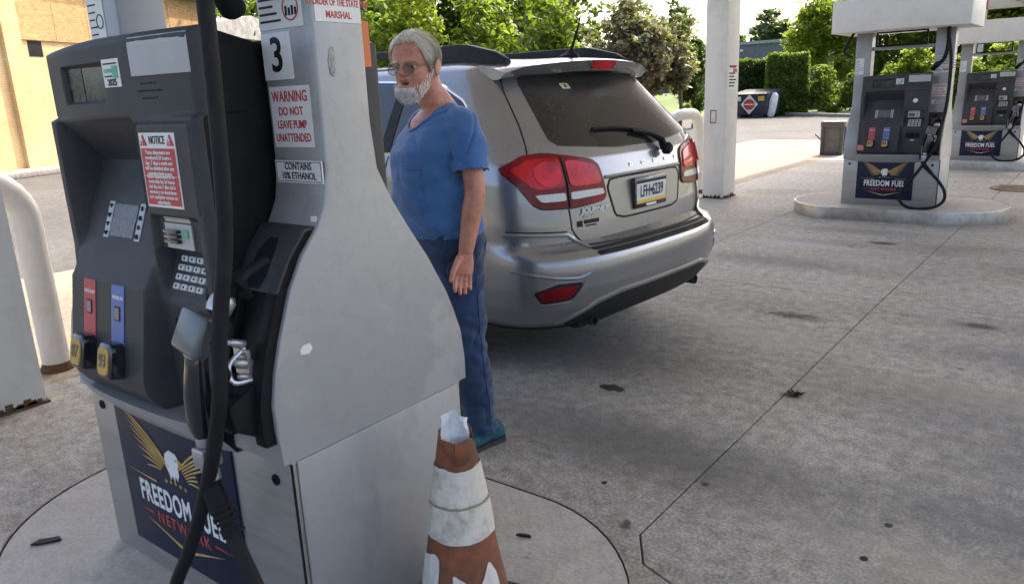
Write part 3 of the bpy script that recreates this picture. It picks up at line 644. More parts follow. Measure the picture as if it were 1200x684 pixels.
def ss(a, b, x): t = np.clip((x-a)/(b-a), 0, 1); return t*t*(3-2*t)
def bezel_mesh():
    xs = np.arange(-.855, -.1499, .005); zs = np.concatenate([np.arange(.60, 1.5201, .005)])
    X, Z = np.meshgrid(xs, zs)
    base = -.034+.05*((X+.5)/.36)**2*.5
    yc = np.interp(Z, [.60, .625, .66, .70, .925, .94, 1.03, 1.13, 1.2, 1.225, 1.335, 1.36], [-.05, -.075, -.1, -.105, -.066, -.056, -.012, .028, .062, .07, -.028, -.034])
    yl = np.interp(Z, [.60, .63, .70, .93, 1.0, 1.335], [-.03, -.045, -.06, -.036, -.03, -.03])
    yt = np.interp(Z, [.60, .64, .86, .9, 1.335], [-.01, -.022, -.03, -.036, -.03])
    # card reader and keypad recess of the right hand tower
    rec = ss(-.392, -.384, X)*(1-ss(-.196, -.186, X))*ss(.893, .9, Z)*(1-ss(1.102, 1.112, Z))
    dep = np.interp(Z, [.893, .91, .93, 1.0, 1.015, 1.03, 1.112], [.0, .004, .016, .05, .05, .016, .014])
    yt = yt+rec*dep
    conw = ss(-.812, -.80, X)*(1-ss(-.418, -.406, X))
    leftw = 1-ss(-.812, -.80, X)
    low = leftw*yl+conw*yc+(1-leftw-conw)*yt
    up = 1-ss(1.328, 1.342, Z)
    Y = base*(1-up)+low*up
    # the panel joint and the joint round the notice door
    Y += .004*np.exp(-((Z-1.338)/.003)**2)*(X < -.80)
    door = ((np.abs(X+.40) < .003)|(np.abs(X+.172) < .003))*(Z > 1.12)*(Z < 1.325)+(np.abs(Z-1.322) < .003)*(X > -.40)*(X < -.172)
    Y += .004*door*(X > -.405)
    # display window
    dw = ss(-.742, -.734, X)*(1-ss(-.512, -.504, X))*ss(1.372, 1.380, Z)*(1-ss(1.455, 1.463, Z)); Y += dw*.026
    # rounded outer edges
    e = np.minimum(np.minimum(X+.855, -.15-X), np.minimum(1.52-Z, Z-.6)); Y += .022*(1-np.sqrt(np.clip(1-(1-np.clip(e/.022, 0, 1))**2, 0, 1)))
    top = 1.52-.016*((X+.5)/.355)**2*(X < -.5)
    Zt = np.where(Z > 1.47, 1.47+(Z-1.47)*(top-1.47)/.05, Z)
    ny, nx = X.shape
    V = np.stack([X, Y, Zt], -1).reshape(-1, 3)
    F = [(j*nx+i, j*nx+i+1, (j+1)*nx+i+1, (j+1)*nx+i) for j in range(ny-1) for i in range(nx-1)]
    ring = [i for i in range(nx)]+[j*nx+nx-1 for j in range(1, ny)]+[(ny-1)*nx+i for i in range(nx-2, -1, -1)]+[j*nx for j in range(ny-2, 0, -1)]
    k0 = len(V); back = V[ring].copy(); back[:, 1] = .19; back[:, 0] = np.where(back[:, 0] > -.5, np.minimum(back[:, 0], -.2), np.maximum(back[:, 0], -.82)); back[:, 2] = np.minimum(back[:, 2], 1.49)
    V = np.concatenate([V, back]); n = len(ring)
    F += [(ring[i], k0+i, k0+(i+1) % n, ring[(i+1) % n]) for i in range(n)]+[tuple(k0+i for i in range(n))]
    me = bpy.data.meshes.new('bezel'); me.from_pydata([tuple(v) for v in V], [], F)
    for p in me.polygons: p.use_smooth = True
    me.set_sharp_from_angle(angle=R(50)); me.materials.append(bezel_m); me.materials.append(black_m)
    for p in me.polygons[(ny-1)*(nx-1):]: p.material_index = 1
    me.update()
    def yat(x, z):
        j = int(np.clip(round((z-.6)/.005), 0, ny-1)); i = int(np.clip(round((x+.855)/.005), 0, nx-1)); return float(Y[j, i])
    return me, yat
prof_f = [(-.02, .553), (-.026, .64), (-.026, .70), (-.012, .77), (.01, .84), (.053, .95), (.095, 1.02), (.145, 1.075), (.175, 1.13), (.188, 1.2), (.19, 1.3)]
def column_profile():
    f = [(.19, 2.0)]+prof_f[::-1]
    b = [(.62-p if z < 1.0 else .525-p+.03*(1 if z < 1.1 else 0), z) for p, z in prof_f]
    b = [(.62, .553), (.622, .64), (.615, .70), (.59, .77), (.564, .83), (.50, .94), (.43, 1.04), (.385, 1.11), (.345, 1.19), (.335, 1.3), (.335, 2.0)]
    return f+b
def eagle(root_board, cx, cz, s, y):
    """gold spread wings, white head; printed shapes a hair proud of the board"""
    def poly(pts, material, name, dy=0.):
        b = MB(); b.prism([(cx+x*s, cz+z*s*(.70 if name in ('wing', 'feather') else .85)) for x, z in pts], 1, y-.0012-dy, y-.0002-dy); return b.build(name, material, root_board)
    for sg in (-1, 1):
        def blade(a0, c0, b0, w, m_, nm, dy):
            A, Cc, B = Vector(a0+(0,)), Vector(c0+(0,)), Vector(b0+(0,)); up_, dn_ = [], []
            for t in np.linspace(0, 1, 8):
                p = A*(1-t)**2+Cc*2*t*(1-t)+B*t*t; d = ((Cc-A)*(1-t)+(B-Cc)*t).normalized(); n_ = Vector((-d.y, d.x, 0)); ww = w*(.55+.9*t)*(1-t**5)
                up_.append(p+n_*ww); dn_.append(p-n_*ww*.6)
            poly([(sg*q.x, q.y) for q in up_+dn_[::-1]], m_, nm, dy)
        for k in range(7):
            t = k/6; blade((.075+.012*k, .10-.016*k), (.19-.02*t, .20-.17*t), (.49-.19*t, .45-.45*t), .0085, gold, 'feather', .0004+.00005*k)
        for k in range(0):
            t = (k+.5)/7; blade((.09+.012*k, .095-.016*k), (.19-.02*t, .20-.17*t), (.45-.23*t, .40-.35*t), .008, dark_gold, 'feather', .0002)
        blade((.05, .07), (.17, .26), (.47, .455), .010, gold, 'wing', .0009)
    head = [(-.05, .015), (-.085, .08), (-.07, .15), (-.02, .19), (.045, .18), (.075, .14), (.07, .10), (.05, .085), (.055, .03), (.03, -.02), (.015, .02), (0, -.035), (-.015, .01), (-.04, -.03)]
    poly(head, white_p, 'eagle_head', .0006)
    poly([(.06, .155), (.105, .135), (.115, .085), (.095, .10), (.065, .10)], amber_p, 'beak', .0009)
    poly([(.035, .14), (.055, .135), (.05, .125)], black_p, 'eye', .0013)
    for k in range(5): 
        q = (k-2)*.05; poly([(q+.017*math.cos(a)*(1 if i % 2 else .45), -.045-.12*abs(q)+.017*math.sin(a)*(1 if i % 2 else .45)) for i, a in enumerate(np.linspace(.3, .3+2*math.pi, 11)[:-1])], gold, 'star', .0006)
def build_pump(near=True):
    root = empty('fuel_pump')
    MB().box((-1.0, .0, 0), (-.003, .6, .555)).build('cabinet', steel, root, bevel=.008)
    MB().box((-.003, .012, .004), (.002, .588, .5495)).build('side_panel', grey_paint, root, bevel=.0015)
    MB().box((-.98, .02, -.004), (-.02, .58, .004)).build('plinth', black_m, root)
    for x in (-.93, -.07): MB().lathe([(.014, 0), (.014, .004), (.007, .004), (.007, .001), (0, .001)], 16, rot('X', 90, (x, 0, .49)), cap=False).build('lock', black_m, root, smooth=True)
    for yy, mm_ in ((-.0035, 'black_plastic'), (.012, 'silver_trim'), (.588, 'black_plastic')): MB().box((-.004, yy, .006), (.0035, yy+.0025, .548)).build('corner_trim', MATS[mm_], root)
    # side columns with flared shoulders
    cp = column_profile()
    for a, b_, nm in ((-.19, 0., 'column'), (-1.0, -.83, 'column')):
        MB().prism(cp, 0, a, b_).build(nm, grey_paint if a > -.5 else grey_light, root, bevel=.02, segs=3, zmin=.575)
    MB().box((-.83, .23, .56), (-.19, .31, 1.5)).build('core', black_m, root)
    # header over both columns, cross bar and empty sign frame
    hb = MB(); bow = [(x, -.16-.09*math.cos((x+.5)/.74*math.pi/2)) for x in np.linspace(-1.18, .18, 19)]
    hb.prism(bow+[(.18, .68), (-1.18, .68)], 2, 2.0, 2.36).build('header', header_w, root, bevel=.012)
    MB().box((-.84, .22, 1.80), (-.18, .27, 1.84)).build('cross_bar', grey_light, root, bevel=.006)
    fr = MB(); fr.box((-.78, .15, 1.985), (-.26, .18, 2.0)).box((-.78, .15, 1.835), (-.26, .18, 1.855)).box((-.78, .15, 1.855), (-.765, .18, 1.985)).box((-.275, .15, 1.855), (-.26, .18, 1.985))
    fr.build('sign_frame', black_m, root)
    # grey lip between head and cabinet
    lip = MB(); ringt = []; ringm = []; ringb = []
    for x in np.linspace(-.995, -.2, 40):
        q = (1-abs((x+.55)/.455)**3.0); q = max(q, 0)
        ringt.append((x, -.012-.082*q, .612)); ringm.append((x, -.012-.066*q, .578)); ringb.append((x, -.006-.012*q, .552-.04*q))
    bk = [(x, .1, z_) for x, _, z_ in ringb]; tk = [(x, .1, .612) for x, _, _ in ringb]
    lip.loft([tk, ringt, ringm, ringb, bk], cap=False, closed=False); lip.build('lower_lip', grey_light, root, smooth=True)
    # head
    bz, yat = bezel_mesh()
    bez = link('bezel', bz, bezel_m, root)
    MB().box((-.815, .191, .60), (-.202, .44, 1.488)).build('rear_housing', black_m, root)
    MB().box((-.84, .44, .62), (-.16, .53, 1.5)).build('rear_bezel', bezel_m, root, bevel=.012)
    MB().box((-.14, .336, 1.43), (-.05, .40, 1.535)).build('orange_tag', orange_p, root)
    # upper fascia: double window, blank label, date sticker, speaker slots
    MB().box((-.738, -.0115, 1.376), (-.657, -.007, 1.460)).build('display_window', mat('dark_display', (.02, .02, .02), .2, var=.8, scale=60, dirt=.5, dirtcol=(.2, .2, .19)), bez)
    MB().box((-.652, -.0115, 1.376), (-.508, -.007, 1.460)).build('display_window', glass_m, bez)
    def plate(x0, x1, z0, z1, material, name, parent, th=.0015, y=None, zz=None):
        """thin plate laid on the bezel skin following its slope"""
        g = MB(); n = 6
        xs = np.linspace(x0, x1, n); zs = np.linspace(z0, z1, n)
        f = [[(x, (yat(x, z) if y is None else y)-th, z) for x in xs] for z in zs]; vs = [p for r_ in f for p in r_]
        bk = [(p[0], p[1]+th+.004, p[2]) for p in vs]; N_ = n*n
        fs = [(j*n+i, j*n+i+1, (j+1)*n+i+1, (j+1)*n+i) for j in range(n-1) for i in range(n-1)]
        edge = [i for i in range(n)]+[j*n+n-1 for j in range(1, n)]+[(n-1)*n+i for i in range(n-2, -1, -1)]+[j*n for j in range(n-2, 0, -1)]
        fs += [(edge[i], N_+edge[i], N_+edge[(i+1) % len(edge)], edge[(i+1) % len(edge)]) for i in range(len(edge))]
        return g.add(vs+bk, fs).build(name, material, parent)
    def slope(x, z):
        """frame on the bezel skin: text plane with its normal"""
        e = .02; a = math.atan2(yat(x, z+e)-yat(x, z-e), 2*e); y = min(yat(x, z+e), yat(x, z-e), yat(x, z)) if abs(a) < .02 else yat(x, z)
        return Matrix.Translation((x, y-.0022, z)) @ Matrix.Rotation(-a, 4, 'X') @ FRONT
    plate(-.375, -.165, 1.425, 1.508, mat('worn_white_label', (.42, .42, .42), .5, var=.08, dirt=.25, dirtcol=(.3, .3, .3)), 'blank_label', bez)
    st = plate(-.498, -.422, 1.405, 1.468, white_p, 'inspection_sticker', bez)
    text('2025', .021, slope(-.46, 1.415), black_p, st, bold=.0004)
    plate(-.452, -.430, 1.425, 1.452, green_p, 'sticker_panel', st, th=.003); plate(-.49, -.456, 1.438, 1.446, green_p, 'sticker_print', st, th=.003); plate(-.49, -.456, 1.428, 1.431, black_p, 'sticker_print', st, th=.003); plate(-.49, -.43, 1.456, 1.459, black_p, 'sticker_print', st, th=.003)
    sp = MB()
    for r_, nn in ((0, 10), (1, 16), (2, 10)):
        for k in range(nn): x = -.315+(k-nn/2)*.006; z = 1.408-.016*r_; sp.box((x, yat(x, z)-.0008, z-.0018), (x+.003, yat(x, z)+.002, z+.0018))
    sp.build('speaker_slots', black_p, bez)
    # red notice on the tower door
    nt_ = plate(-.388, -.235, 1.13, 1.30, white_p, 'notice', bez)
    plate(-.383, -.24, 1.136, 1.265, red_p, 'notice_panel', nt_, th=.0028)
    text('NOTICE', .026, slope(-.31, 1.283), black_p, nt_, sx=.72)
    for x in (-.369, -.253): 
        b = MB(); b.prism([(x-.014, 1.271), (x+.014, 1.271), (x, 1.296)], 1, yat(x, 1.28)-.0035, yat(x, 1.28)-.001); b.build('warning_triangle', red_p, nt_)
        text('!', .02, slope(x, 1.28) @ Matrix.Translation((0, 0, .002)), white_p, nt_, bold=.0005)
    text('These dispensers are\nmonitored 24 hours a\nday, 7 days a week and\nwill be disabled after any\nunauthorized access.', .0125, slope(-.311, 1.232) @ Matrix.Translation((0, 0, .0012)), white_p, nt_, bold=.0003)
    text('Estos dispensadores se\ncontrolan las 24 horas\ndel dia, los 7 dias de la\nsemana y se desactivan\ncon cualquier acceso no\nautorizado.', .0125, slope(-.311, 1.172) @ Matrix.Translation((0, 0, .0012)), white_p, nt_, bold=.0003)
    plate(-.383, -.24, 1.2015, 1.2025, white_p, 'notice_rule', nt_, th=.0036)
    # console LCD with button strips
    plate(-.665, -.545, 1.035, 1.115, lcd_m, 'lcd_panel', bez)
    for x in (-.695, -.535): 
        s_ = plate(x, x+.026, 1.03, 1.12, mat('strip_grey', (.42, .45, .5), .4), 'button_strip', bez, th=.002)
        for k in range(4):
            z = 1.041+k*.0225; b = MB(); b.prism([(x+.006, z-.005), (x+.02, z-.005), (x+.013, z+.006)] if x > -.6 else [(x+.006, z+.005), (x+.02, z+.005), (x+.013, z-.006)], 1, yat(x, z)-.006, yat(x, z)+.001); b.build('softkey', black_p, s_)
    # grade selectors
    for x, pm, word, num in ((-.695, redg_p, 'REGULAR', '87'), (-.545, blue_p, 'PREMIUM', '93')):
        sgn = plate(x-.032, x+.032, .775, .925, pm, 'grade_strip', bez, th=.002)
        text(word, .013, slope(x, .893), white_p, sgn, bold=.0003)
        plate(x-.014, x+.014, .835, .872, bezel_m, 'grade_window', sgn, th=.004); plate(x-.011, x+.011, .839, .868, mat('window_grey', (.25, .2, .22), .4), 'grade_readout', sgn, th=.0048)
        MB().prism([(x-.032, .70), (x+.032, .70), (x+.032, .775), (x-.032, .775)], 1, -.107, -.08).build('grade_strip', pm, sgn)
        bt = MB(); M = Matrix.Translation((x, -.098, .735)) @ Matrix.Rotation(R(-12), 4, 'X')
        ring = chaikin([(-.037, -.047), (.037, -.047), (.037, .047), (-.037, .047)], 2, .14)
        bt.loft([[M @ Vector((p*k, d, q*k)) for p, q in ring] for d, k in ((.02, 1), (-.022, 1.), (-.034, .94), (-.038, .82))]); bo = bt.build('grade_button', gloss_black, bez, smooth=True)
        cp_ = MB(); cp_.loft([[M @ Vector((p*k, d, q*k)) for p, q in ring] for d, k in ((-.032, .74), (-.0405, .74), (-.0415, .7))]); cp_.build('button_face', amber_p, bo)
        text(num, .046, M @ Matrix.Translation((0, -.0422, 0)) @ FRONT, gloss_black, bo, bold=.0012, sx=.8)
    # card reader and key pad
    cr_ = plate(-.352, -.238, 1.032, 1.092, mat('reader_grey', (.4, .41, .41), .4, var=.1), 'card_reader', bez, th=.004)
    for z in (1.046, 1.058, 1.07): MB().box((-.344, yat(-.30, z)-.016, z), (-.285, yat(-.30, z)+.002, z+.008)).build('card_slot', gloss_black, cr_, bevel=.002)
    MB().box((-.272, yat(-.26, 1.07)-.007, 1.06), (-.252, yat(-.26, 1.07), 1.08)).build('chip_mark', green_p, cr_)
    plate(-.35, -.24, 1.095, 1.106, mat('label_tan', (.4, .37, .3), .5), 'reader_label', bez, th=.002)
    kp = plate(-.36, -.212, .922, 1.008, bezel_m, 'keypad', bez, th=.003)
    for r_ in range(4):
        for c_ in range(4):
            x = -.336+c_*.0335; z = .935+r_*.021; y = yat(x, z); a = math.atan2(yat(x, z+.01)-yat(x, z-.01), .02)
            MB().box((-.0125, -.011, -.0075), (.0125, .0, .0075), Matrix.Translation((x, y-.001, z)) @ Matrix.Rotation(-a, 4, 'X')).build('key', key_m, kp, bevel=.002, segs=1)
            MB().box((-.003, -.0117, -.003), (.003, -.011, .0035), Matrix.Translation((x, y-.001, z)) @ Matrix.Rotation(-a, 4, 'X')).build('key_mark', black_p, kp)
    MB().box((-.36, yat(-.3, .8)-.006, .80), (-.22, yat(-.3, .8)+.02, .86)).build('receipt_slot', black_m, bez, bevel=.008)
    plate(-.31, -.27, .77, .781, white_p, 'receipt_label', bez)
    # logo board
    bd = MB().box((-.84, -.008, .075), (-.245, -.001, .52)).build('logo_board', navy_board, root, bevel=.002)
    y0 = -.0082
    eagle(bd, -.5425, .36, .50, y0)
    T = lambda x, z: Matrix.Translation((x, y0-.001, z)) @ FRONT
    text('FREEDOM FUEL', .094, T(-.5425, .262), white_p, bd, sx=.62, bold=.0026, spacing=1.1)
    text('NETWORK', .05, T(-.5425, .195), red_l, bd, sx=.95, bold=.0008, spacing=1.25)
    for sg in (-1, 1):
        MB().prism([(-.5425+sg*.16, .197), (-.5425+sg*.26, .2), (-.5425+sg*.16, .203)], 1, y0-.001, y0-.0002).build('red_dash', red_l, bd)
        MB().prism([(-.5425+sg*.20, .175), (-.5425+sg*.005, .118), (-.5425+sg*.005, .131), (-.5425+sg*.05, .14)], 1, y0-.001, y0-.0002).build('gold_chevron', gold, bd)
        MB().prism([(-.5425+sg*.27, .322), (-.5425+sg*.11, .313), (-.5425+sg*.11, .318)], 1, y0-.001, y0-.0002).build('gold_dash', gold, bd)
    # black nozzle boot down the shoulder of the right column
    pts = [(p, z) for p, z in prof_f if .6 < z < 1.1]; bo = MB()
    Yf = lambda z: float(np.interp(z, [q[1] for q in prof_f], [q[0] for q in prof_f]))
    zz = np.linspace(.605, 1.075, 26)
    for (xa, xb, pr) in ((-.052, -.012, .028), (-.178, -.142, .028)):
        bo.loft([[(xa, Yf(z)-pr, z), (xb, Yf(z)-pr, z), (xb, Yf(z)+.015, z), (xa, Yf(z)+.015, z)] for z in zz])
    bo.loft([[(-.142, Yf(z)-.006, z), (-.052, Yf(z)-.006, z), (-.052, Yf(z)+.015, z), (-.142, Yf(z)+.015, z)] for z in zz])
    bo.loft([[(-.142, Yf(z)-.026, z), (-.052, Yf(z)-.026, z), (-.052, Yf(z)+.015, z), (-.142, Yf(z)+.015, z)] for z in np.linspace(1.03, 1.075, 5)])
    boot = bo.build('nozzle_boot', black_m, root, bevel=.004)
    tp = MB(); tp.loft([[(-.178, Yf(z)-.03, z), (-.012, Yf(z)-.03, z), (-.012, Yf(z)+.01, z), (-.178, Yf(z)+.01, z)] for z in np.linspace(.945, 1.078, 12)]); tp.build('boot_plate', bezel_m, boot, bevel=.004)
    MB().prism([(-.03, .615), (-.105, .66), (-.115, .72), (-.03, .76)], 0, -.165, -.035).build('boot_trough', black_m, boot, bevel=.006)
    ho = MB(); ho.loft([[(-.128+w_, Yf(z)-.0315, z), (-.066-w_, Yf(z)-.0315, z), (-.066-w_, Yf(z)-.02, z), (-.128+w_, Yf(z)-.02, z)] for z, w_ in zip(np.linspace(.952, 1.055, 9), (.012, .004, 0, 0, 0, 0, .002, .008, .018))]); ho.build('boot_hole', gloss_black, boot)
    for x, z, s_ in ((-.062, .80, .012), (-.075, .845, .009), (-.055, .77, .008)): MB().lathe([(s_, -.02), (s_, .012), (s_*.6, .02)], 12, Matrix.Translation((x, -.05, z)) @ Matrix.Rotation(R(70), 4, 'X')).build('boot_latch', cast_metal, boot, smooth=True)
    hk = MB(); hk.tube(smooth_path([(-.07, -.035, .83), (-.075, -.075, .80), (-.06, -.08, .765), (-.05, -.04, .76)], 5), .006, 8).box((-.1, -.045, .77), (-.05, -.036, .83)); hk.build('boot_hook', silver_trim, boot)
    MB().box((-.03, -.0015+Yf(1.09)-.0, 1.085), (-.012, Yf(1.09)+.002, 1.1)).build('pictogram', white_p, boot)
    # nozzle
    nz = MB(); S0 = (-.075, -.075, .955)
    nz.tube(smooth_path([(-.085, -.1, .925), (-.075, -.075, .965), (-.07, -.03, 1.0), (-.07, .03, 1.02)], 5), [.018]*10+[.013]*6, 12)
    body = nz.build('nozzle', black_m, root, smooth=True)
    MB().lathe([(.0, -.004), (.042, -.004), (.045, .004), (.03, .012), (.0, .012)], 20, Matrix.Translation((-.072, -.055, .98)) @ Matrix.Rotation(R(-52), 4, 'X'), cap=False).build('splash_guard', black_m, body, smooth=True)
    MB().lathe([(.024, -.02), (.028, -.01), (.028, .012), (.02, .025)], 16, Matrix.Translation((-.08, -.088, .945)) @ Matrix.Rotation(R(-40), 4, 'X')).build('nozzle_collar', cast_metal, body, smooth=True)
    MB().box((-.05, -.018, -.05), (.05, .016, .045), Matrix.Translation((-.118, -.135, .893)) @ Matrix.Rotation(R(-22), 4, 'X') @ Matrix.Rotation(R(10), 4, 'Y')).build('nozzle_cover', mat('cover_grey', (.08, .09, .1), .26, var=.2, coat=.4), body, bevel=.012, segs=3)
    MB().tube([(-.125, -.128, .86), (-.13, -.135, .835)], [.03, .024], 12).build('nozzle_neck', cast_metal, body, smooth=True)
    MB().tube(smooth_path([(-.13, -.132, .84), (-.138, -.138, .76), (-.155, -.13, .68), (-.16, -.125, .645)], 5), [.022, .024, .025, .026, .027, .028, .029, .03, .03, .03, .03, .029, .028, .027, .026, .025], 12).build('nozzle_handle', gloss_black, body, smooth=True)
    MB().tube(smooth_path([(-.11, -.10, .85), (-.095, -.085, .77), (-.12, -.1, .68), (-.15, -.12, .66)], 5), .007, 8).build('trigger_guard', black_m, body, smooth=True)
    sw = MB(); sw.tube([(-.16, -.125, .65), (-.163, -.125, .615)], .021, 12); sw.box((-.187, -.149, .565), (-.139, -.101, .612)); sw.tube([(-.163, -.125, .57), (-.15, -.127, .53)], .02, 12)
    sw.build('swivel', cast_metal, body, bevel=.006)
    body.location.x = .028
    # hose in one loop from the nozzle to the header
    hp = [(-.15, -.127, .535), (-.115, -.13, .49), (-.045, -.14, .41), (.035, -.15, .32), (.095, -.16, .22), (.10, -.17, .12), (.03, -.18, .045), (-.10, -.185, .012), (-.24, -.18, .02), (-.33, -.17, .09), (-.335, -.155, .18), (-.25, -.142, .32), (-.135, -.138, .515), (-.035, -.137, .73), (-.01, -.125, .90), (.012, -.10, 1.075), (.022, -.09, 1.22), (.025, -.08, 1.45), (.01, -.06, 1.7), (-.04, .0, 1.93), (-.05, .08, 2.03)]
    MB().tube(smooth_path(hp, 8), .0165, 16).build('hose', rubber, root, smooth=True)
    MB().tube([(-.15, -.127, .545), (-.115, -.13, .488), (-.085, -.135, .45)], [.024, .024, .021], 12).build('hose_ferrule', black_m, root, smooth=True)
    rg = MB()
    for k in range(5): t = .47-.012*k; rg.tube([(-.098+.012*k*.8, -.133, t+.003), (-.094+.012*k*.8, -.133, t-.003)], .0258, 12)
    rg.build('ferrule_rings', black_m, root)
    rb = smooth_path([(-.18, .12, 1.56), (-.14, .08, 1.6), (-.08, .1, 1.66), (-.06, .14, 1.8), (-.07, .16, 2.0)], 6)
    MB().tube(rb, [.03]*9+[.02]*(len(rb)-9), 14).build('breakaway_boot', rubber, root, smooth=True)
    MB().tube(smooth_path([(-.97, .0, 2.02), (-1.03, -.03, 1.9), (-1.07, .0, 1.8), (-1.02, .12, 1.73)], 8), .0145, 10).build('rear_hose', rubber, root, smooth=True)
    # stickers on the right column
    def cs(x0, x1, z0, z1, material, name, par=root, y=.19, th=.002): return MB().box((x0, y-th, z0), (x1, y+.001, z1)).build(name, material, par)
    TC = lambda x, z, d=.0026: Matrix.Translation((x, .19-d, z)) @ FRONT
    g = cs(-.186, -.03, 1.515, 1.70, white_p, 'pictogram_sign')
    for k in range(11): 
        z = 1.53+k*.0155; cs(-.18, -.105-.012*(k % 3) if k < 5 else -.04-.01*(k % 2), z, z+.005, black_p, 'small_print', g, th=.0028)
    MB().lathe([(.028, 0), (.028, .0012), (.0245, .0012), (.0245, 0)], 28, TC(-.068, 1.556, .002), cap=False).build('pictogram_ring', red_p, g)
    for k in range(4): cs(-.087+k*.011, -.08+k*.011, 1.54, 1.56-.004*(k % 2), black_p, 'pictogram_figure', g, th=.0028)
    g = cs(-.186, -.082, 1.405, 1.508, white_p, 'number_plate'); text('3', .105, TC(-.134, 1.456), black_p, g, bold=.0018, sx=.95)
    g = cs(-.178, -.034, 1.252, 1.39, white_p, 'warning_sign')
    text('WARNING', .034, TC(-.106, 1.366), red_p, g, sx=.78, bold=.0006)
    for k, wd in enumerate(('DO NOT', 'LEAVE PUMP', 'UNATTENDED')): text(wd, .026, TC(-.106, 1.333-.03*k), red_p, g, sx=.74 if k != 0 else .85, bold=.0005)
    g = cs(-.176, -.006, 1.170, 1.222, white_p, 'ethanol_sign', y=.181)
    fr = MB()
    for a, b_, c_, d_ in ((-.173, -.009, 1.173, 1.1745), (-.173, -.009, 1.2175, 1.219), (-.173, -.1715, 1.1745, 1.2175), (-.0105, -.009, 1.1745, 1.2175)): fr.box((a, .1785, c_), (b_, .1795, d_))
    fr.build('sign_border', black_p, g)
    text('CONTAINS\n10% ETHANOL', .023, TC(-.091, 1.197, .0116), black_p, g, sx=.84, bold=.0003)
    g = MB().box((-.001, .198, 1.522), (.002, .33, 1.70)).build('fire_sign', white_p, root)
    TS = lambda y, z: Matrix.Translation((.0024, y, z)) @ SIDE
    for k, wd in enumerate(('MARSHAL', 'BY ORDER OF THE STATE FIRE', 'BEFORE FILLING', 'TURN OFF ENGINE', 'NO SMOKING')): text(wd, .021, TS(.264, 1.537+.026*k), red_p, g, sx=.62 if k == 1 else .8, bold=.0004)
    # stickers on the left column
    g = cs(-.99, -.90, 1.53, 1.72, white_p, 'pictogram_sign')
    for k in range(8): cs(-.985, -.955+.008*(k % 3), 1.545+k*.02, 1.549+k*.02, black_p, 'small_print', g, th=.0028)
    MB().lathe([(.02, 0), (.02, .0012), (.017, .0012), (.017, 0)], 24, TC(-.927, 1.60, .002), cap=False).build('pictogram_ring', black_p, g)
    g = MB().lathe([(.0, 0), (.022, 0), (.022, .002), (0, .002)], 20, slope(-.27, 1.34) @ Matrix.Translation((0, 0, 0)), cap=False)
    # paint damage on the shoulder
    b = MB(); b.prism([(.06, .797), (.082, .794), (.092, .806), (.086, .818), (.066, .817), (.057, .808)], 0, -.001, .0018); b.build('paint_chip', white_p, root)
    b = MB(); b.prism([(.225, 1.41), (.235, 1.405), (.245, 1.43), (.24, 1.47), (.23, 1.468), (.222, 1.44)], 0, -.001, .0015); b.build('paint_chip', mat('chip_grey', (.3, .29, .27), .6, var=.5, scale=60), root)
    return root
GP = 'fuel pumps'
pump = tag(build_pump(), 'nearest grey fuel pump, numbered 3, with its nozzle hung up', 'fuel pump', GP)
pump.location = (-1.40, .885, .13); pump.rotation_euler = (0, 0, R(2))
pk = mat('pink_sticker', (.6, .2, .18), .5)
for loc, sc, lab, n in (((-1.475, 8.95, .13), (.96, .95, .915), 'middle fuel pump with hose hanging in a loop, beside the sunlit bin', 1), ((-1.30, 14.4, .13), (.96, .95, .915), 'smaller fuel pump near the right edge, second behind', 2), ((.42, 20.05, .13), (.96, .95, .915), 'farthest fuel pump, cut off by the right edge', 3)):
    c = copy_tree(pump); tag(c, lab, 'fuel pump', GP); c.location = loc; c.rotation_euler = (0, 0, 0); c.scale = sc
    for ch in list(c.children):                                  # these pumps carry no number plate
        if ch.name.startswith('bezel'):
            for g in list(ch.children):
                if g.name.startswith('notice'):
                    for h in list(g.children): bpy.data.objects.remove(h)
                    bpy.data.objects.remove(g)
        if ch.name.startswith(('number_plate', 'paint_chip')):
            for g in ch.children: bpy.data.objects.remove(g)
            bpy.data.objects.remove(ch)
    s = MB().box((-.83, -.112, .66), (-.765, -.06, .72)).build('pink_sticker', pk, c) if n < 3 else None
    MB().lathe([(0, 0), (.024, 0), (.024, .002), (0, .002)], 18, Matrix.Translation((-.29, -.036, 1.22)) @ FRONT, cap=False).build('round_sticker', white_p, c)
# ================================================================== SILVER CAR (local: x to its right, y forward from the tailgate, z up)
car = empty('parked_car', (-2.042, 3.721, 0), R(90-3.56))
tag(car, 'dusty silver family car with roof rails, seen from behind on its left', 'car')
ZT = [.30, .34, .42, .52, .62, .675, .70, .72, .745, .85, .95, 1.05, 1.15, 1.23, 1.40, 1.56, 1.62, 1.655, 1.675, 1.685]
RT = [.0, -.06, -.11, -.135, -.14, -.128, -.10, -.055, -.018, -.012, .0, .012, .04, .085, .245, .40, .47, .56, .72, 1.0]
WT = [.85, .885, .905, .92, .925, .925, .925, .924, .922, .925, .925, .92, .905, .88, .805, .73, .69, .635, .52, .3]
KT = [.5, .5, .5, .5, .5, .5, .5, .49, .47, .46, .46, .46, .46, .46, .42, .36, .34, .33, .3, .3]
FT = [4.45, 4.55, 4.68, 4.72, 4.72, 4.71, 4.705, 4.70, 4.695, 4.64, 4.45, 3.75, 3.42, 3.3, 3.0, 2.72, 2.55, 2.4, 2.1, 1.7]
NEXP = 3.0
def ci(z, T): return float(np.interp(z, ZT, T))
def lz(l, z):
    """depth of the rear skin at lateral l and height z"""
    W, Rr, K = ci(z, WT), ci(z, RT), ci(z, KT); q = min(abs(l)/W, 1.)
    s = q**(NEXP/2); c = math.sqrt(max(0, 1-s*s)); return Rr+K*(1-c**(2/NEXP))
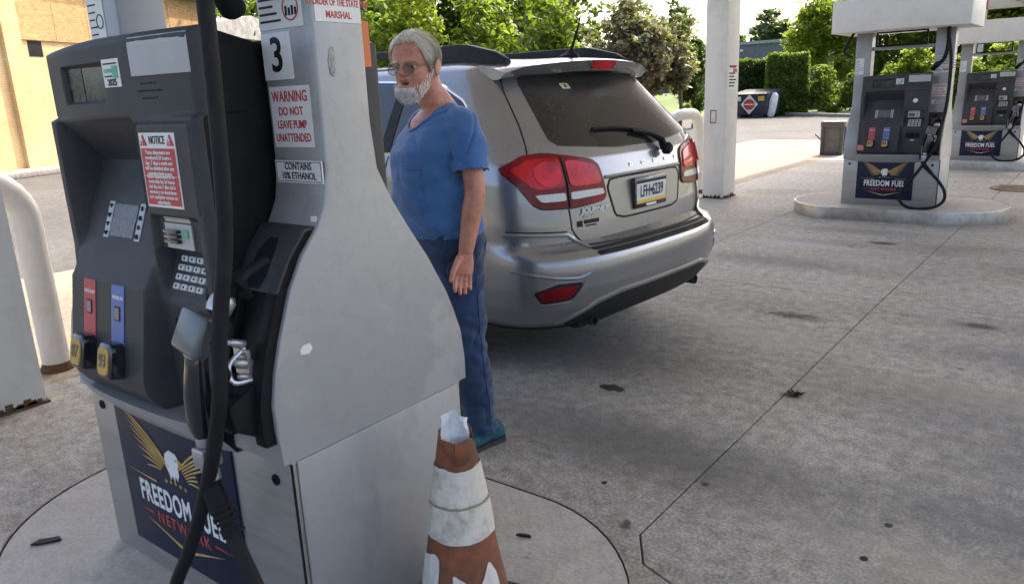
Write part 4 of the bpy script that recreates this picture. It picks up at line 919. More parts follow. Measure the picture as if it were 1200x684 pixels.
def dz_(d, z):
    """half width of the flank at depth d and height z"""
    W, Rr, K = ci(z, WT), ci(z, RT), ci(z, KT)
    if d >= Rr+K: return W
    c = max(0, min(1, 1-(d-Rr)/K))**(NEXP/2); return W*math.sqrt(max(0, 1-c*c))**(2/NEXP)
def car_paint():
    mt, nt, b = new_mat('silver_paint')
    tc = N(nt, 'ShaderNodeTexCoord')
    n1 = N(nt, 'ShaderNodeTexNoise', Scale=2.5, Detail=8., Roughness=.7); L(nt, tc.outputs['Object'], n1.inputs['Vector'])
    sx = N(nt, 'ShaderNodeSeparateXYZ'); L(nt, tc.outputs['Object'], sx.inputs[0])
    lowdirt = ramp(nt, sx.outputs[2], [(.25, .32), (.8, .0)])
    f = N(nt, 'ShaderNodeMath', operation='MULTIPLY'); L(nt, lowdirt, f.inputs[0]); L(nt, ramp(nt, n1.outputs[0], [(.3, .5), (.75, 1.)]), f.inputs[1])
    f2 = N(nt, 'ShaderNodeMath', operation='ADD'); L(nt, f.outputs[0], f2.inputs[0]); L(nt, ramp(nt, n1.outputs[0], [(.3, .03), (.75, .07)]), f2.inputs[1])
    fl = N(nt, 'ShaderNodeTexVoronoi', Scale=900.); L(nt, tc.outputs['Object'], fl.inputs['Vector'])
    base = mixc(nt, .25, (.27, .277, .288), fl.outputs['Color'], 'OVERLAY')
    L(nt, mixc(nt, f2.outputs[0], base, (.2, .19, .175)), b.inputs['Base Color'])
    b.inputs['Metallic'].default_value = .7
    L(nt, ramp(nt, f2.outputs[0], [(.0, .25), (.5, .42)]), b.inputs['Roughness'])
    b.inputs['Coat Weight'].default_value = .7; b.inputs['Coat Roughness'].default_value = .06
    return mt
paint = car_paint()
trim = mat('car_black_trim', (.018, .018, .019), .55, var=.2, scale=8, dirt=.3, dirtcol=(.07, .065, .06), spec=.2)
def dusty_glass():
    mt, nt, b = new_mat('dusty_glass')
    tc = N(nt, 'ShaderNodeTexCoord'); n1 = N(nt, 'ShaderNodeTexNoise', Scale=3., Detail=9., Roughness=.75); L(nt, tc.outputs['Object'], n1.inputs['Vector'])
    # the cleaner arc swept by the wiper
    s = N(nt, 'ShaderNodeVectorMath', operation='SUBTRACT'); s.inputs[1].default_value = (.05, .0, 1.12); L(nt, tc.outputs['Object'], s.inputs[0])
    q = N(nt, 'ShaderNodeVectorMath', operation='MULTIPLY'); q.inputs[1].default_value = (1, 0, 1.25); L(nt, s.outputs[0], q.inputs[0])
    ln = N(nt, 'ShaderNodeVectorMath', operation='LENGTH'); L(nt, q.outputs[0], ln.inputs[0])
    arc = ramp(nt, ln.outputs['Value'], [(.405, .35), (.42, 1.)])
    f = N(nt, 'ShaderNodeMath', operation='MULTIPLY'); L(nt, ramp(nt, n1.outputs[0], [(.25, .12), (.75, .42)]), f.inputs[0]); L(nt, arc, f.inputs[1])
    L(nt, mixc(nt, f.outputs[0], (.012, .013, .013), (.055, .051, .043)), b.inputs['Base Color'])
    L(nt, ramp(nt, f.outputs[0], [(.0, .06), (.45, .5)]), b.inputs['Roughness'])
    b.inputs['Specular IOR Level'].default_value = .4
    return mt
rear_glass = dusty_glass()
side_glass = mat('side_glass', (.012, .014, .016), .05, var=.2, dirt=.06, dirtcol=(.1, .1, .1), spec=.8)
def lens(name, col, rough=.12):
    mt, nt, b = new_mat(name); tc = N(nt, 'ShaderNodeTexCoord'); v = N(nt, 'ShaderNodeTexVoronoi', Scale=26.); L(nt, tc.outputs['Object'], v.inputs['Vector'])
    n = N(nt, 'ShaderNodeTexNoise', Scale=9., Detail=3.); L(nt, tc.outputs['Object'], n.inputs['Vector'])
    L(nt, ramp(nt, n.outputs[0], [(.3, tuple(c*.45 for c in col)), (.65, col)]), b.inputs['Base Color']); b.inputs['Roughness'].default_value = rough
    b.inputs['Coat Weight'].default_value = .2; b.inputs['Coat Roughness'].default_value = .05; b.inputs['Specular IOR Level'].default_value = .25
    return mt
red_lens = lens('red_lens', (.62, .008, .016)); deep_red = lens('deep_red_lens', (.22, .003, .007), .3); bright_red = lens('bright_red_lens', (.85, .02, .03)); clear_lens = mat('clear_lens', (.55, .55, .57), .15, var=.3, scale=30, coat=.8, stretch=(40, 1, 1))
chrome = mat('chrome', (.75, .75, .76), .12, metal=1., var=.05)
# ---- body shell, stacked horizontal sections
def body_loop(z, inset=0.):
    W, Rr, K, Fr = ci(z, WT)-inset, ci(z, RT)+inset, ci(z, KT), ci(z, FT)-inset
    th = np.linspace(-math.pi/2, math.pi/2, 57); P = []
    th = np.sign(th)*(np.abs(th)/(math.pi/2))**1.25*math.pi/2
    for t in th:
        s, c = abs(math.sin(t)), max(0, math.cos(t)); P.append((W*s**(2/NEXP)*(1 if t > 0 else -1), Rr+K*(1-c**(2/NEXP)), z))
    y0 = Rr+K; Kf = .75 if z < 1.0 else .35; y1 = Fr-Kf
    P += [(W, y0+(y1-y0)*k/20, z) for k in range(1, 21)]
    for t in np.linspace(math.pi/2, -math.pi/2, 31)[1:-1]:
        s, c = abs(math.sin(t)), max(0, math.cos(t)); P.append((W*s**(2/2.4)*(1 if t > 0 else -1), y1+Kf*c**(2/2.4), z))
    P += [(-W, y1+(y0-y1)*k/20, z) for k in range(0, 20)]
    return P
zs = sorted(set([round(z, 3) for z in ZT]+[round(z, 3) for z in np.arange(.32, 1.66, .03)]))
bm_ = MB(); bm_.loft([body_loop(z) for z in zs]); shell = bm_.mesh('body', smooth=False)
tmp = link('body', shell, paint); AX = (.93, 3.82); 
cut = MB()
for yy in AX:
    for sg in (-1, 1): cut.tube([(sg*.62, yy, .36), (sg*1.1, yy, .36)], .405, 40)
cutter = link('cutter', cut.mesh('cutter'), trim)
md = tmp.modifiers.new('arch', 'BOOLEAN'); md.object = cutter; md.operation = 'DIFFERENCE'; md.solver = 'EXACT'
dg = bpy.context.evaluated_depsgraph_get(); me = bpy.data.meshes.new_from_object(tmp.evaluated_get(dg))
bpy.data.objects.remove(tmp); bpy.data.objects.remove(cutter); me.name = 'body'
me.materials.clear(); me.materials.append(paint)
for p in me.polygons: p.use_smooth = True; p.material_index = 0
me.set_sharp_from_angle(angle=R(40))
body = link('body', me, None, car)
MB().loft([body_loop(z, i) for z, i in ((.22, .16), (.27, .1), (.31, .035))]).build('underbody', trim, car)
# ---- patches that follow the skin
def patch(poly, off, material, name, parent, side=False, mirror=False, step=.03, thick=.012, smooth=True):
    bm = bmesh.new(); vs = [bm.verts.new((p, q, 0)) for p, q in poly]; bm.faces.new(vs)
    xs = [p for p, q in poly]; ys = [q for p, q in poly]
    for ax, (a, b) in ((0, (min(xs), max(xs))), (1, (min(ys), max(ys)))):
        k = a+step
        while k < b-step*.2:
            no = Vector((1, 0, 0)) if ax == 0 else Vector((0, 1, 0))
            bmesh.ops.bisect_plane(bm, geom=bm.verts[:]+bm.edges[:]+bm.faces[:], plane_co=no*k, plane_no=no); k += step
    bmesh.ops.triangulate(bm, faces=[f for f in bm.faces if len(f.verts) > 4])
    sg = -1 if mirror else 1
    def pos(p, q): 
        if side: return Vector((-dz_(p, q), p, q))
        return Vector((p, lz(p, q), q))
    outer = {}; edges = [e for e in bm.edges if len(e.link_faces) == 1]
    V = []; bm.verts.index_update()
    for v in bm.verts:
        p, q = v.co.x, v.co.y; e = .004
        n = (pos(p+e, q)-pos(p-e, q)).cross(pos(p, q+e)-pos(p, q-e)); n.normalize()
        c = pos(p, q)
        if side and n.x > 0: n = -n
        if not side and n.y > 0: n = -n
        V.append((c+n*off, c+n*(off-thick)))
    n0 = len(V); F = [tuple(v.index for v in f.verts) for f in bm.faces]
    allv = [a for a, b in V]+[b for a, b in V]
    for e in edges:
        a, b = e.verts[0].index, e.verts[1].index; F.append((a, b, n0+b, n0+a))
    bm.free()
    mb = MB(); mb.add([(v.x*sg, v.y, v.z) for v in allv], F)
    return mb.build(name, material, parent, smooth=smooth, angle=50)
def strip(path, w, off, material, name, parent, side=False, mirror=False):
    P = []
    pts = []
    for (a, b), (c, d) in zip(path[:-1], path[1:]):
        k = max(2, int(math.hypot(c-a, d-b)/.03))
        for i in range(k): pts.append((a+(c-a)*i/k, b+(d-b)*i/k))
    pts.append(path[-1]); sg = -1 if mirror else 1
    V = []
    for p, q in pts:
        c = Vector((-dz_(p, q), p, q)) if side else Vector((p, lz(p, q), q)); V.append((c.x*sg, c.y, c.z))
    m_ = MB(); m_.tube(V, w, 6); return m_.build(name, material, parent, smooth=True)
both = (False, True)
# rear window and its surround
win = chaikin([(-.645, 1.225), (-.20, 1.185), (.20, 1.185), (.645, 1.225), (.545, 1.58), (-.545, 1.58)], 2, .08)
patch(win, .004, rear_glass, 'rear_window', car)
for mi in both:
    strip([(-.60, 1.60), (-.655, 1.50), (-.715, 1.33), (-.765, 1.22), (-.775, 1.19)], .0045, 0, black_p, 'panel_gap', car, mirror=mi)
    strip([(-.64, .935), (-.632, .81), (-.585, .735), (-.57, .722)], .0045, 0, black_p, 'panel_gap', car, mirror=mi)
strip([(-.58, .724), (-.3, .716), (.3, .716), (.58, .724)], .006, 0, black_p, 'panel_gap', car)
# bumper seam round the corner
for mi in both:
    strip([(-.66, .80), (-.80, .81), (-.86, .815), (-.9, .818)], .0035, 0, trim, 'bumper_seam', car, mirror=mi)
for mi in both:
    strip([(-.905, .802), (-.86, .80), (-.80, .796), (-.66, .785), (-.605, .742), (-.575, .712)], .013, 0, paint, 'bumper_edge', car, mirror=mi)
for mi in both:
    strip([(-.917, .625), (-.88, .612), (-.80, .592), (-.70, .582), (-.64, .60)], .009, 0, paint, 'bumper_crease', car, mirror=mi)
# tail lamps: dark red housing, two lenses, clear strip, round lamp
tl = chaikin([(-.893, 1.125), (-.80, 1.185), (-.70, 1.19), (-.41, 1.135), (-.375, .935), (-.60, .915), (-.80, .925)], 2, .12)
for mi in both:
    lamp = patch(tl, .010, deep_red, 'tail_lamp', car, mirror=mi, step=.02)
    patch(chaikin([(-.865, 1.115), (-.80, 1.158), (-.70, 1.165), (-.655, 1.158), (-.655, 1.02), (-.80, 1.02)], 2, .12), .016, red_lens, 'lens', lamp, mirror=mi, step=.02)
    patch(chaikin([(-.625, 1.155), (-.44, 1.115), (-.41, 1.02), (-.625, 1.02)], 2, .12), .016, bright_red, 'lens', lamp, mirror=mi, step=.02)
    patch(chaikin([(-.80, .995), (-.655, .995), (-.655, .955), (-.775, .957)], 2, .1), .016, clear_lens, 'reversing_lens', lamp, mirror=mi, step=.015)
    patch(chaikin([(-.625, .995), (-.412, .995), (-.402, .964), (-.625, .957)], 2, .1), .016, clear_lens, 'reversing_lens', lamp, mirror=mi, step=.015)
    patch([(-.725+.062*math.cos(a), 1.088+.06*math.sin(a)) for a in np.linspace(0, 2*math.pi, 22)[:-1]], .021, bright_red, 'round_lamp', lamp, mirror=mi, step=.02)
    strip([(-.64, 1.17), (-.64, .92)], .007, 0, black_p, 'lens_gap', lamp, mirror=mi).location.y = -.012
    strip([(a, b) for a, b in tl]+[tl[0]], .006, 0, gloss_black, 'lamp_seal', lamp, mirror=mi)
    # reflector low in the bumper
    rf = chaikin([(-.862, .515), (-.80, .545), (-.70, .545), (-.735, .485), (-.835, .47)], 2, .1)
    patch(chaikin([(-.875, .52), (-.80, .56), (-.675, .56), (-.725, .47), (-.84, .455)], 2, .1), .003, trim, 'reflector_recess', car, mirror=mi, step=.02)
    patch(rf, .006, deep_red, 'reflector', car, mirror=mi, step=.02)
    strip([(-.84, .452), (-.72, .464), (-.665, .565), (-.80, .567)], .005, 0, paint, 'recess_lip', car, mirror=mi)
# number plate recess, plate and lettering
rec = chaikin([(-.33, 1.035), (.33, 1.035), (.36, .99), (.31, .82), (-.31, .82), (-.36, .99)], 2, .12)
patch(rec, .002, mat('recess_paint', (.27, .26, .243), .4, metal=.5, var=.08, coat=.3), 'plate_recess', car)
strip(rec+[rec[0]], .006, 0, trim, 'recess_edge', car)
strip([(-.37, 1.045), (.37, 1.045)], .011, 0, paint, 'gate_ledge', car)
pf = MB().box((-.162, -.028, .85), (.162, -.004, 1.018)).build('plate_frame', gloss_black, car, bevel=.006)
plm = mat('plate_white', (.62, .63, .6), .45, var=.05); 
MB().box((-.148, -.0305, .876), (.148, -.027, 1.0)).build('plate', plm, pf)
MB().box((-.148, -.032, .876), (.148, -.030, .893)).build('plate_band', mat('plate_yellow', (.7, .45, .05), .45), pf)
MB().box((-.148, -.032, .985), (.148, -.030, 1.0)).build('plate_band', navy_board, pf)
PT = lambda x, z, y=-.0325: Matrix.Translation((x, y, z)) @ FRONT
text('LFH\u20226239', .088, PT(0, .938), navy_board, pf, sx=.66, bold=.0012)
for x0, x1, z0, z1 in ((-.06, .02, 1.004, 1.009), (-.03, .05, 1.011, 1.014), (-.05, .05, .857, .870)): MB().box((x0, -.0295, z0), (x1, -.0278, z1)).build('frame_print', white_p, pf)
# badges
for k, ch in enumerate('DODGE'): 
    x = -.13+k*.118; text(ch, .026, Matrix.Translation((x, lz(x, 1.09)-.004, 1.09)) @ Matrix.Rotation(R(-12), 4, 'X') @ FRONT, chrome, car, name='badge_letter', sx=1.5, bold=.0, depth=.002)
def badge(s, x, z, size, m_, **kw):
    a = math.atan2(lz(x+.05, z)-lz(x-.05, z), .1); return text(s, size, Matrix.Translation((x, lz(x, z)-.0045, z)) @ Matrix.Rotation(a, 4, 'Z') @ FRONT, m_, car, name='badge', **kw)
badge('JOURNEY', -.475, .893, .036, white_p, sx=1.25, bold=.001, depth=.002, shear=.2)
badge('CREW', -.52, .863, .02, chrome, sx=1.3, bold=.0006, depth=.002)
st = []
for x0, x1, z0, z1 in ((-.60, -.565, .815, .845), (-.555, -.45, .826, .846), (-.545, -.47, .812, .820)): patch([(x0, z0), (x1, z0), (x1, z1), (x0, z1)], .002, trim, 'dealer_sticker', car, step=.05, thick=.002)
# step pad with ridges
patch([(-.56, .678), (.56, .678), (.575, .712), (-.575, .712)], .004, trim, 'step_pad', car)
for z in (.684, .691, .698, .705): strip([(-.55, z), (.55, z)], .0035, 0, trim, 'step_ridge', car).location.y = -.005
# lower valance, exhausts
va = chaikin([(-.70, .335), (-.56, .425), (-.40, .455), (.40, .455), (.56, .425), (.70, .335), (.66, .305), (-.66, .305)], 1, .15)
patch(va, .004, trim, 'valance', car)
strip([(-.74, .335), (-.58, .437), (-.41, .47), (.41, .47), (.58, .437), (.74, .335)], .014, 0, paint, 'valance_lip', car)
for sg in (-1, 1):
    ex = MB(); M = Matrix.Translation((sg*.53, .0, .315)) @ Matrix.Rotation(R(90), 4, 'X'); ex.lathe([(.028, -.35), (.030, .02), (.025, .02), (.024, -.2)], 18, M, cap=False); ex.build('exhaust_tip', mat('sooty_steel', (.06, .058, .055), .5, metal=.7, var=.3, scale=20), car, smooth=True)
MB().box((-.45, .15, .2), (.1, .8, .34)).build('silencer', trim, car, bevel=.04)
# spoiler with brake lamp
sp = MB(); rings = []
for x in np.linspace(-.66, .66, 31):
    q = abs(x)/.66; te = .285+.15*q**2.2; drop = .02*q**2+.03*max(0, q-.85)/.15; zt = 1.652-.03*q**2-drop*.6; zb = 1.59-.012*q**2-drop*.4
    dr = .62+.05*(1-q); zr = 1.672-.035*q**2
    rings.append([(x, te+.035, zb), (x, te+.012, (zb+zt)/2), (x, te-.006, zt-.006), (x, te+.012, zt), (x, (te+dr)/2, (zt+zr)/2+.008), (x, dr, zr), (x, dr-.02, zr-.08), (x, .50, 1.575-.02*q)])
sp.loft(rings); spo = sp.build('spoiler', paint, car, smooth=True, angle=45)
MB().loft([[(x, .285+.15*(abs(x)/.66)**2.2+.018, 1.598), (x, .285+.15*(abs(x)/.66)**2.2+.002, 1.62), (x, .285+.15*(abs(x)/.66)**2.2-.010, 1.641), (x, .34, 1.62)] for x in np.linspace(-.09, .12, 7)]).build('brake_lamp', red_lens, spo, smooth=True)
MB().lathe([(.012, 0), (.012, .006), (0, .006)], 14, Matrix.Translation((-.12, .284, 1.622)) @ Matrix.Rotation(R(90), 4, 'X'), cap=False).build('washer_jet', black_p, spo)
# wiper
w0, w1, w2 = [Vector((x, lz(x, z)-.03, z)) for x, z in ((.20, 1.15), (.13, 1.235), (-.02, 1.262))]
wp = MB(); wp.tube([w0, (w0+w1)/2+Vector((.02, -.01, .01)), w1, w2], [.026, .021, .014, .01], 8)
wi = wp.build('wiper_arm', black_m, car, smooth=True)
bl = [Vector((x, lz(x, z)-.018, z)) for x, z in ((-.33, 1.287), (-.15, 1.283), (.0, 1.268), (.12, 1.245))]
MB().tube(smooth_path(bl, 5), .011, 6).build('wiper_blade', black_m, wi, smooth=True)
MB().lathe([(.034, 0), (.034, .03), (.02, .045), (0, .045)], 16, Matrix.Translation(w0) @ Matrix.Rotation(R(90), 4, 'X'), cap=False).build('wiper_pivot', black_m, wi, smooth=True)
# stickers on the glass
patch([(-.30, 1.495), (-.235, 1.495), (-.235, 1.525), (-.30, 1.525)], .0055, mat('cream_sticker', (.62, .58, .42), .5), 'window_sticker', car, step=.05, thick=.001)
patch([(-.275, 1.502), (-.258, 1.502), (-.258, 1.518), (-.275, 1.518)], .0062, black_p, 'sticker_mark', car, step=.05, thick=.001)
# side glass: one long dark band, divided by pillars
sg_poly = chaikin([(.47, 1.255), (.60, 1.45), (.85, 1.555), (1.5, 1.585), (2.45, 1.575), (2.95, 1.38), (3.2, 1.16), (2.2, 1.15), (.62, 1.205)], 2, .12)
for mi in both:
    gl = patch(sg_poly, .003, side_glass, 'side_window', car, side=True, mirror=mi, step=.05)
    strip(sg_poly+[sg_poly[0]], .008, 0, chrome, 'window_trim', car, side=True, mirror=mi)
    for d in (1.12, 2.05): patch([(d, 1.19), (d+.09, 1.19), (d+.05, 1.575), (d-.03, 1.575)], .006, trim, 'door_pillar', car, side=True, mirror=mi, step=.05)
    for pth in ([(1.13, 1.17), (1.22, .9), (1.42, .75), (1.45, .42)], [(2.1, 1.15), (2.1, .42)], [(3.2, 1.1), (3.25, .42)], [(1.45, .42), (3.25, .42)]): strip(pth, .004, 0, black_p, 'door_gap', car, side=True, mirror=mi)
    for d in (1.35, 2.3): patch([(d, .98), (d+.22, .98), (d+.22, 1.01), (d, 1.01)], .03, paint, 'door_handle', car, side=True, mirror=mi, thick=.03)
# roof rails and aerial
for sg in (-1, 1):
    rl = MB(); rings = []
    for d, h, wv in ((.50, .012, .03), (.58, .05, .04), (.78, .092, .045), (.84, .096, .045), (1.6, .10, .04), (2.3, .09, .04), (2.6, .01, .03)):
        zb = float(np.interp(d, [.45, .6, .9, 1.5, 2.6], [1.648, 1.655, 1.662, 1.665, 1.63])); xx = sg*.555
        base = zb-.02 if d < .9 or d > 2.25 else zb+h-.035
        rings.append([(xx-wv, d, base), (xx+wv, d, base), (xx+wv*.6, d, zb+h), (xx-wv*.6, d, zb+h)])
    rl.loft(rings); rl.build('roof_rail', trim, car, bevel=.006)
an = MB(); an.loft([[(s*.028*math.cos(a), .53+o+.055*s*math.sin(a), z) for a in np.linspace(0, 2*math.pi, 13)[:-1]] for z, s, o in ((1.66, 1.3, 0), (1.685, 1.2, 0), (1.70, .6, -.01), (1.715, .3, -.015))])
ao = an.build('aerial_base', black_m, car, smooth=True)
MB().tube(smooth_path([(0, .52, 1.70), (0, .475, 1.80), (0, .445, 1.885)], 6), [.008]*7+[.005]*6, 8).build('aerial_rod', black_m, ao, smooth=True)
# wheels
for yy in AX:
    for sg in (-1, 1):
        M = Matrix.Translation((sg*.79, yy, .355)) @ Matrix.Rotation(R(90*sg), 4, 'Y')
        ty = MB().lathe([(.23, -.1), (.33, -.11), (.352, -.085), (.355, 0), (.352, .085), (.33, .11), (.23, .1)], 40, M, cap=False).build('wheel', mat('tyre', (.02, .02, .021), .85, var=.2, bump=.3, bscale=60), car, smooth=True)
        rm = MB(); rm.lathe([(.235, .09), (.225, .095), (.215, .06), (.05, .07), (.0, .075)], 30, M, cap=False)
        for k in range(5): rm.box((-.03, .03, .06), (.03, .225, .092), M @ Matrix.Rotation(2*math.pi*k/5, 4, 'Z'))
        rm.build('rim', silver_trim, ty)
# front end (facing away)
for sg in (-1, 1): MB().loft([[(sg*x, 4.72-.25*(x/.9)**3-.03+o, z) for x, z in ((.45, .74), (.82, .76), (.84, .86), (.5, .84))] for o in (-.05, .035)]).build('headlamp', clear_lens, car)
wsg = MB(); wsg.add([(-.66, 3.47, 1.1), (.66, 3.47, 1.1), (.5, 2.68, 1.6), (-.5, 2.68, 1.6)], [(0, 1, 2, 3)])
wsg.add([(-.66, 3.43, 1.1), (.66, 3.43, 1.1), (.5, 2.64, 1.6), (-.5, 2.64, 1.6)], [(0, 1, 2, 3)]).build('windscreen', side_glass, car)
for sg in (-1, 1): MB().box((-.1, -.06, -.08), (.1, .06, .08), Matrix.Translation((sg*1.02, 2.95, 1.13))).build('door_mirror', paint, car, bevel=.04, segs=3)
# ================================================================== MAN (local: x to his left, y backwards, z up)
man = empty('person', (-2.16, 2.36, 0), R(-20.7))
tag(man, 'white-bearded person in blue T-shirt and jeans standing between pump and car', 'person')
from mathutils.bvhtree import BVHTree
def ring(c, ax, ay, n=28, e=2.2, tilt=0., dirs=None):
    """closed ring round c; ax along local x, ay along local y; dirs = (u, v) axes"""
    u, v = dirs if dirs else (Vector((1, 0, 0)), Vector((0, 1, 0))); c = Vector(c); out = []
    for k in range(n):
        a = 2*math.pi*k/n; co, si = math.cos(a), math.sin(a)
        out.append(c+u*ax*math.copysign(abs(co)**(2/e), co)+v*ay*math.copysign(abs(si)**(2/e), si))
    return out
def limb(mb, pts, rad, n=20):
    p = smooth_path(pts, 6); t = np.linspace(0, len(pts)-1, len(p)); r = np.interp(t, range(len(pts)), rad)
    p = [p[0]+(p[0]-p[1]).normalized()*.004]+p; r = np.concatenate([[r[0]*.7], r]); 
    mb.tube(p, list(r), n); return mb
def remeshed(mb, voxel, smooth=2, name='mesh'):
    me = mb.mesh(name); o = link(name, me, None)
    md = o.modifiers.new('r', 'REMESH'); md.mode = 'VOXEL'; md.voxel_size = voxel; md.use_smooth_shade = True
    if smooth: sm = o.modifiers.new('s', 'SMOOTH'); sm.factor = .5; sm.iterations = smooth
    dg = bpy.context.evaluated_depsgraph_get(); r = bpy.data.meshes.new_from_object(o.evaluated_get(dg)); bpy.data.objects.remove(o)
    for p in r.polygons: p.use_smooth = True
    r.name = name; r.materials.clear(); return r
def P3(s, f, z): return Vector((s, -f, z))
# ---- head: profile rings (z from the chin)
hz = [0, .012, .03, .05, .065, .08, .095, .12, .14, .17, .20, .222, .238, .245]
hf = [.068, .084, .09, .088, .084, .09, .087, .081, .09, .09, .077, .052, .022, .0]
hb = [.02, -.012, -.03, -.045, -.055, -.068, -.08, -.093, -.1, -.102, -.09, -.064, -.03, -.004]
hw = [.022, .04, .052, .06, .064, .067, .069, .072, .075, .076, .069, .052, .026, .004]
HC = P3(-.005, .185, 1.478); HT = Matrix.Translation(HC) @ Matrix.Rotation(R(33), 4, 'Z') @ Matrix.Rotation(R(4), 4, 'X') @ Matrix.Scale(1.05, 4)
def head_point(phi, z, off=0.):
    """phi 0 = front, +pi/2 = his left"""
    f0, f1, w = np.interp(z, hz, hf), np.interp(z, hz, hb), np.interp(z, hz, hw); c = (f0+f1)/2; h = (f0-f1)/2
    co, si = math.cos(phi), math.sin(phi); e = 2.25
    f = c+h*math.copysign(abs(co)**(2/e), co); s = w*math.copysign(abs(si)**(2/e), si)
    g = lambda x, m, q: math.exp(-((x-m)/q)**2)
    if co > 0:
        nh = np.interp(z, [.086, .092, .1, .108, .135, .142], [0, .016, .028, .029, .006, 0]); nwid = np.interp(z, [.09, .105, .14], [.0165, .013, .009])
        f += nh*g(s, 0, nwid)
        f += .008*(g(s, .018, .008)+g(s, -.018, .008))*g(z, .097, .007)                          # nostril wings
        f -= .012*(g(s, .032, .015)+g(s, -.032, .015))*g(z, .122, .011)                            # sockets
        f += .005*(g(s, .03, .02)+g(s, -.03, .02))*g(z, .141, .008)                                # brow
        f += .006*(g(s, .042, .014)+g(s, -.042, .014))*g(z, .10, .014)                             # cheek bones
        f -= .010*g(s, 0, .02)*g(z, .062, .008)                                                    # open mouth
        f += .004*g(s, 0, .022)*(g(z, .047, .006)+g(z, .078, .005))                                # lips
        f -= .004*(g(s, .03, .008)+g(s, -.03, .008))*g(z, .075, .012)                              # folds
    q = Vector((s, -f, z)); 
    if off: q += Vector((s/.075, -(f-c)/.095, max(0, (z-.15)/.1))).normalized()*off
    return HT @ q
body = MB()
nphi = 72
body.loft([[head_point(2*math.pi*k/nphi, z) for k in range(nphi)] for z in np.concatenate([np.linspace(0, .20, 61), np.linspace(.205, .2449, 14)])])
# ears
for sg in (-1, 1):
    ea = []
    for t, a, b in ((0, .004, .006), (.006, .012, .02), (.013, .017, .029), (.018, .019, .032), (.021, .014, .025)):
        ea.append([HT @ (Vector((sg*(.068+t), .012+.5*t, .112))+Vector((0, a*math.cos(q)+.006*math.sin(q), b*math.sin(q)))) for q in np.linspace(0, 2*math.pi, 19)[:-1]])
    body.loft(ea)
limb(body, [P3(0, .06, 1.36), P3(0, .10, 1.44), P3(0, .14, 1.50), P3(0, .16, 1.56)], [.085, .066, .06, .058])
# trunk and legs inside the clothes
TR = [(.80, .115, .15, .12), (.93, .122, .165, .125), (1.05, .14, .165, .125), (1.17, .148, .17, .128), (1.28, .142, .175, .112), (1.355, .125, .155, .105), (1.40, .122, .11, .088), (1.44, .11, .07, .06)]
body.loft([ring(P3(0, f, z), a, b) for z, f, a, b in TR])
for sg, ank in ((1, (.163, .072)), (-1, (-.13, .13))):
    limb(body, [P3(sg*.09, .11, .9), P3(sg*.12, .10, .52), P3(ank[0], ank[1], .09)], [.085, .055, .042])
# arms and hands
def arm(sg, sh, el, wr, kn, tip):
    limb(body, [sh, sh.lerp(el, .5)+Vector((sg*.012, 0, 0)), el, el.lerp(wr, .35)+Vector((sg*.004, 0, 0)), wr], [.040, .045, .041, .042, .029])
    d = (kn-wr).normalized(); fw_ = Vector((0, -1, 0)); fw_ = (fw_-d*fw_.dot(d)).normalized(); out = d.cross(fw_)*sg
    # palm: broad from front to back, thin across
    pr = []
    for t, a, b in ((-.1, .026, .022), (.15, .032, .02), (.45, .040, .019), (.8, .043, .017), (1.05, .041, .014)): pr.append(ring(wr.lerp(kn, t), a, b, 20, 2.6, dirs=(fw_, out)))
    body.loft(pr)
    for k, (ln, q) in enumerate(((.072, 1.5), (.082, .5), (.077, -.5), (.060, -1.5))):          # index (front) to little finger
        base = kn.lerp(wr, .12)+fw_*q*.0205; d2 = (d-out*.06+fw_*q*.05).normalized(); d3 = (d-out*.30+fw_*q*.03).normalized(); d4 = (d-out*.5).normalized()
        a = base+d*.012; b_ = a+d2*ln*.45; c = b_+d3*ln*.32; e = c+d4*ln*.26
        p = [base-d*.02, a, b_, c, e]; body.tube(p+[e+d4*.004], [.0105, .0098, .0092, .0086, .0076, .003], 12)
    th0 = wr.lerp(kn, .25)+fw_*.026-out*.006; td = (d*.8+fw_*.55-out*.35).normalized()
    body.tube([th0, th0+td*.035, th0+td*.06+d*.012, th0+td*.075+d*.035, th0+td*.078+d*.04], [.016, .0125, .0112, .0095, .004], 12)
arm(1, P3(.165, .09, 1.355), P3(.245, .085, 1.13), P3(.243, .14, .885), P3(.245, .158, .80), None)
arm(-1, P3(-.185, .09, 1.375), P3(-.25, .10, 1.12), P3(-.235, .21, .905), P3(-.225, .245, .825), None)
def skin_mat():
    mt, nt, b = new_mat('skin'); tc = N(nt, 'ShaderNodeTexCoord')
    n1 = N(nt, 'ShaderNodeTexNoise', Scale=22., Detail=6., Roughness=.7); L(nt, tc.outputs['Object'], n1.inputs['Vector'])
    n2 = N(nt, 'ShaderNodeTexNoise', Scale=75., Detail=4.); L(nt, tc.outputs['Object'], n2.inputs['Vector'])
    c = ramp(nt, n1.outputs[0], [(.32, (.60, .31, .215)), (.55, (.52, .22, .15)), (.75, (.40, .105, .07))])
    c = mixc(nt, ramp(nt, n2.outputs[0], [(.56, 0.), (.7, .45)]), c, (.33, .12, .075))
    L(nt, c, b.inputs['Base Color']); b.inputs['Roughness'].default_value = .48
    b.inputs['Subsurface Weight'].default_value = .12; b.inputs['Subsurface Radius'].default_value = (.012, .005, .003); b.inputs['Subsurface Scale'].default_value = .5
    bp = N(nt, 'ShaderNodeBump', Strength=.35, Distance=.002); L(nt, n2.outputs[0], bp.inputs['Height']); L(nt, bp.outputs[0], b.inputs['Normal'])
    return mt
bo = link('body', remeshed(body, .0038, 2, 'body'), skin_mat(), man)
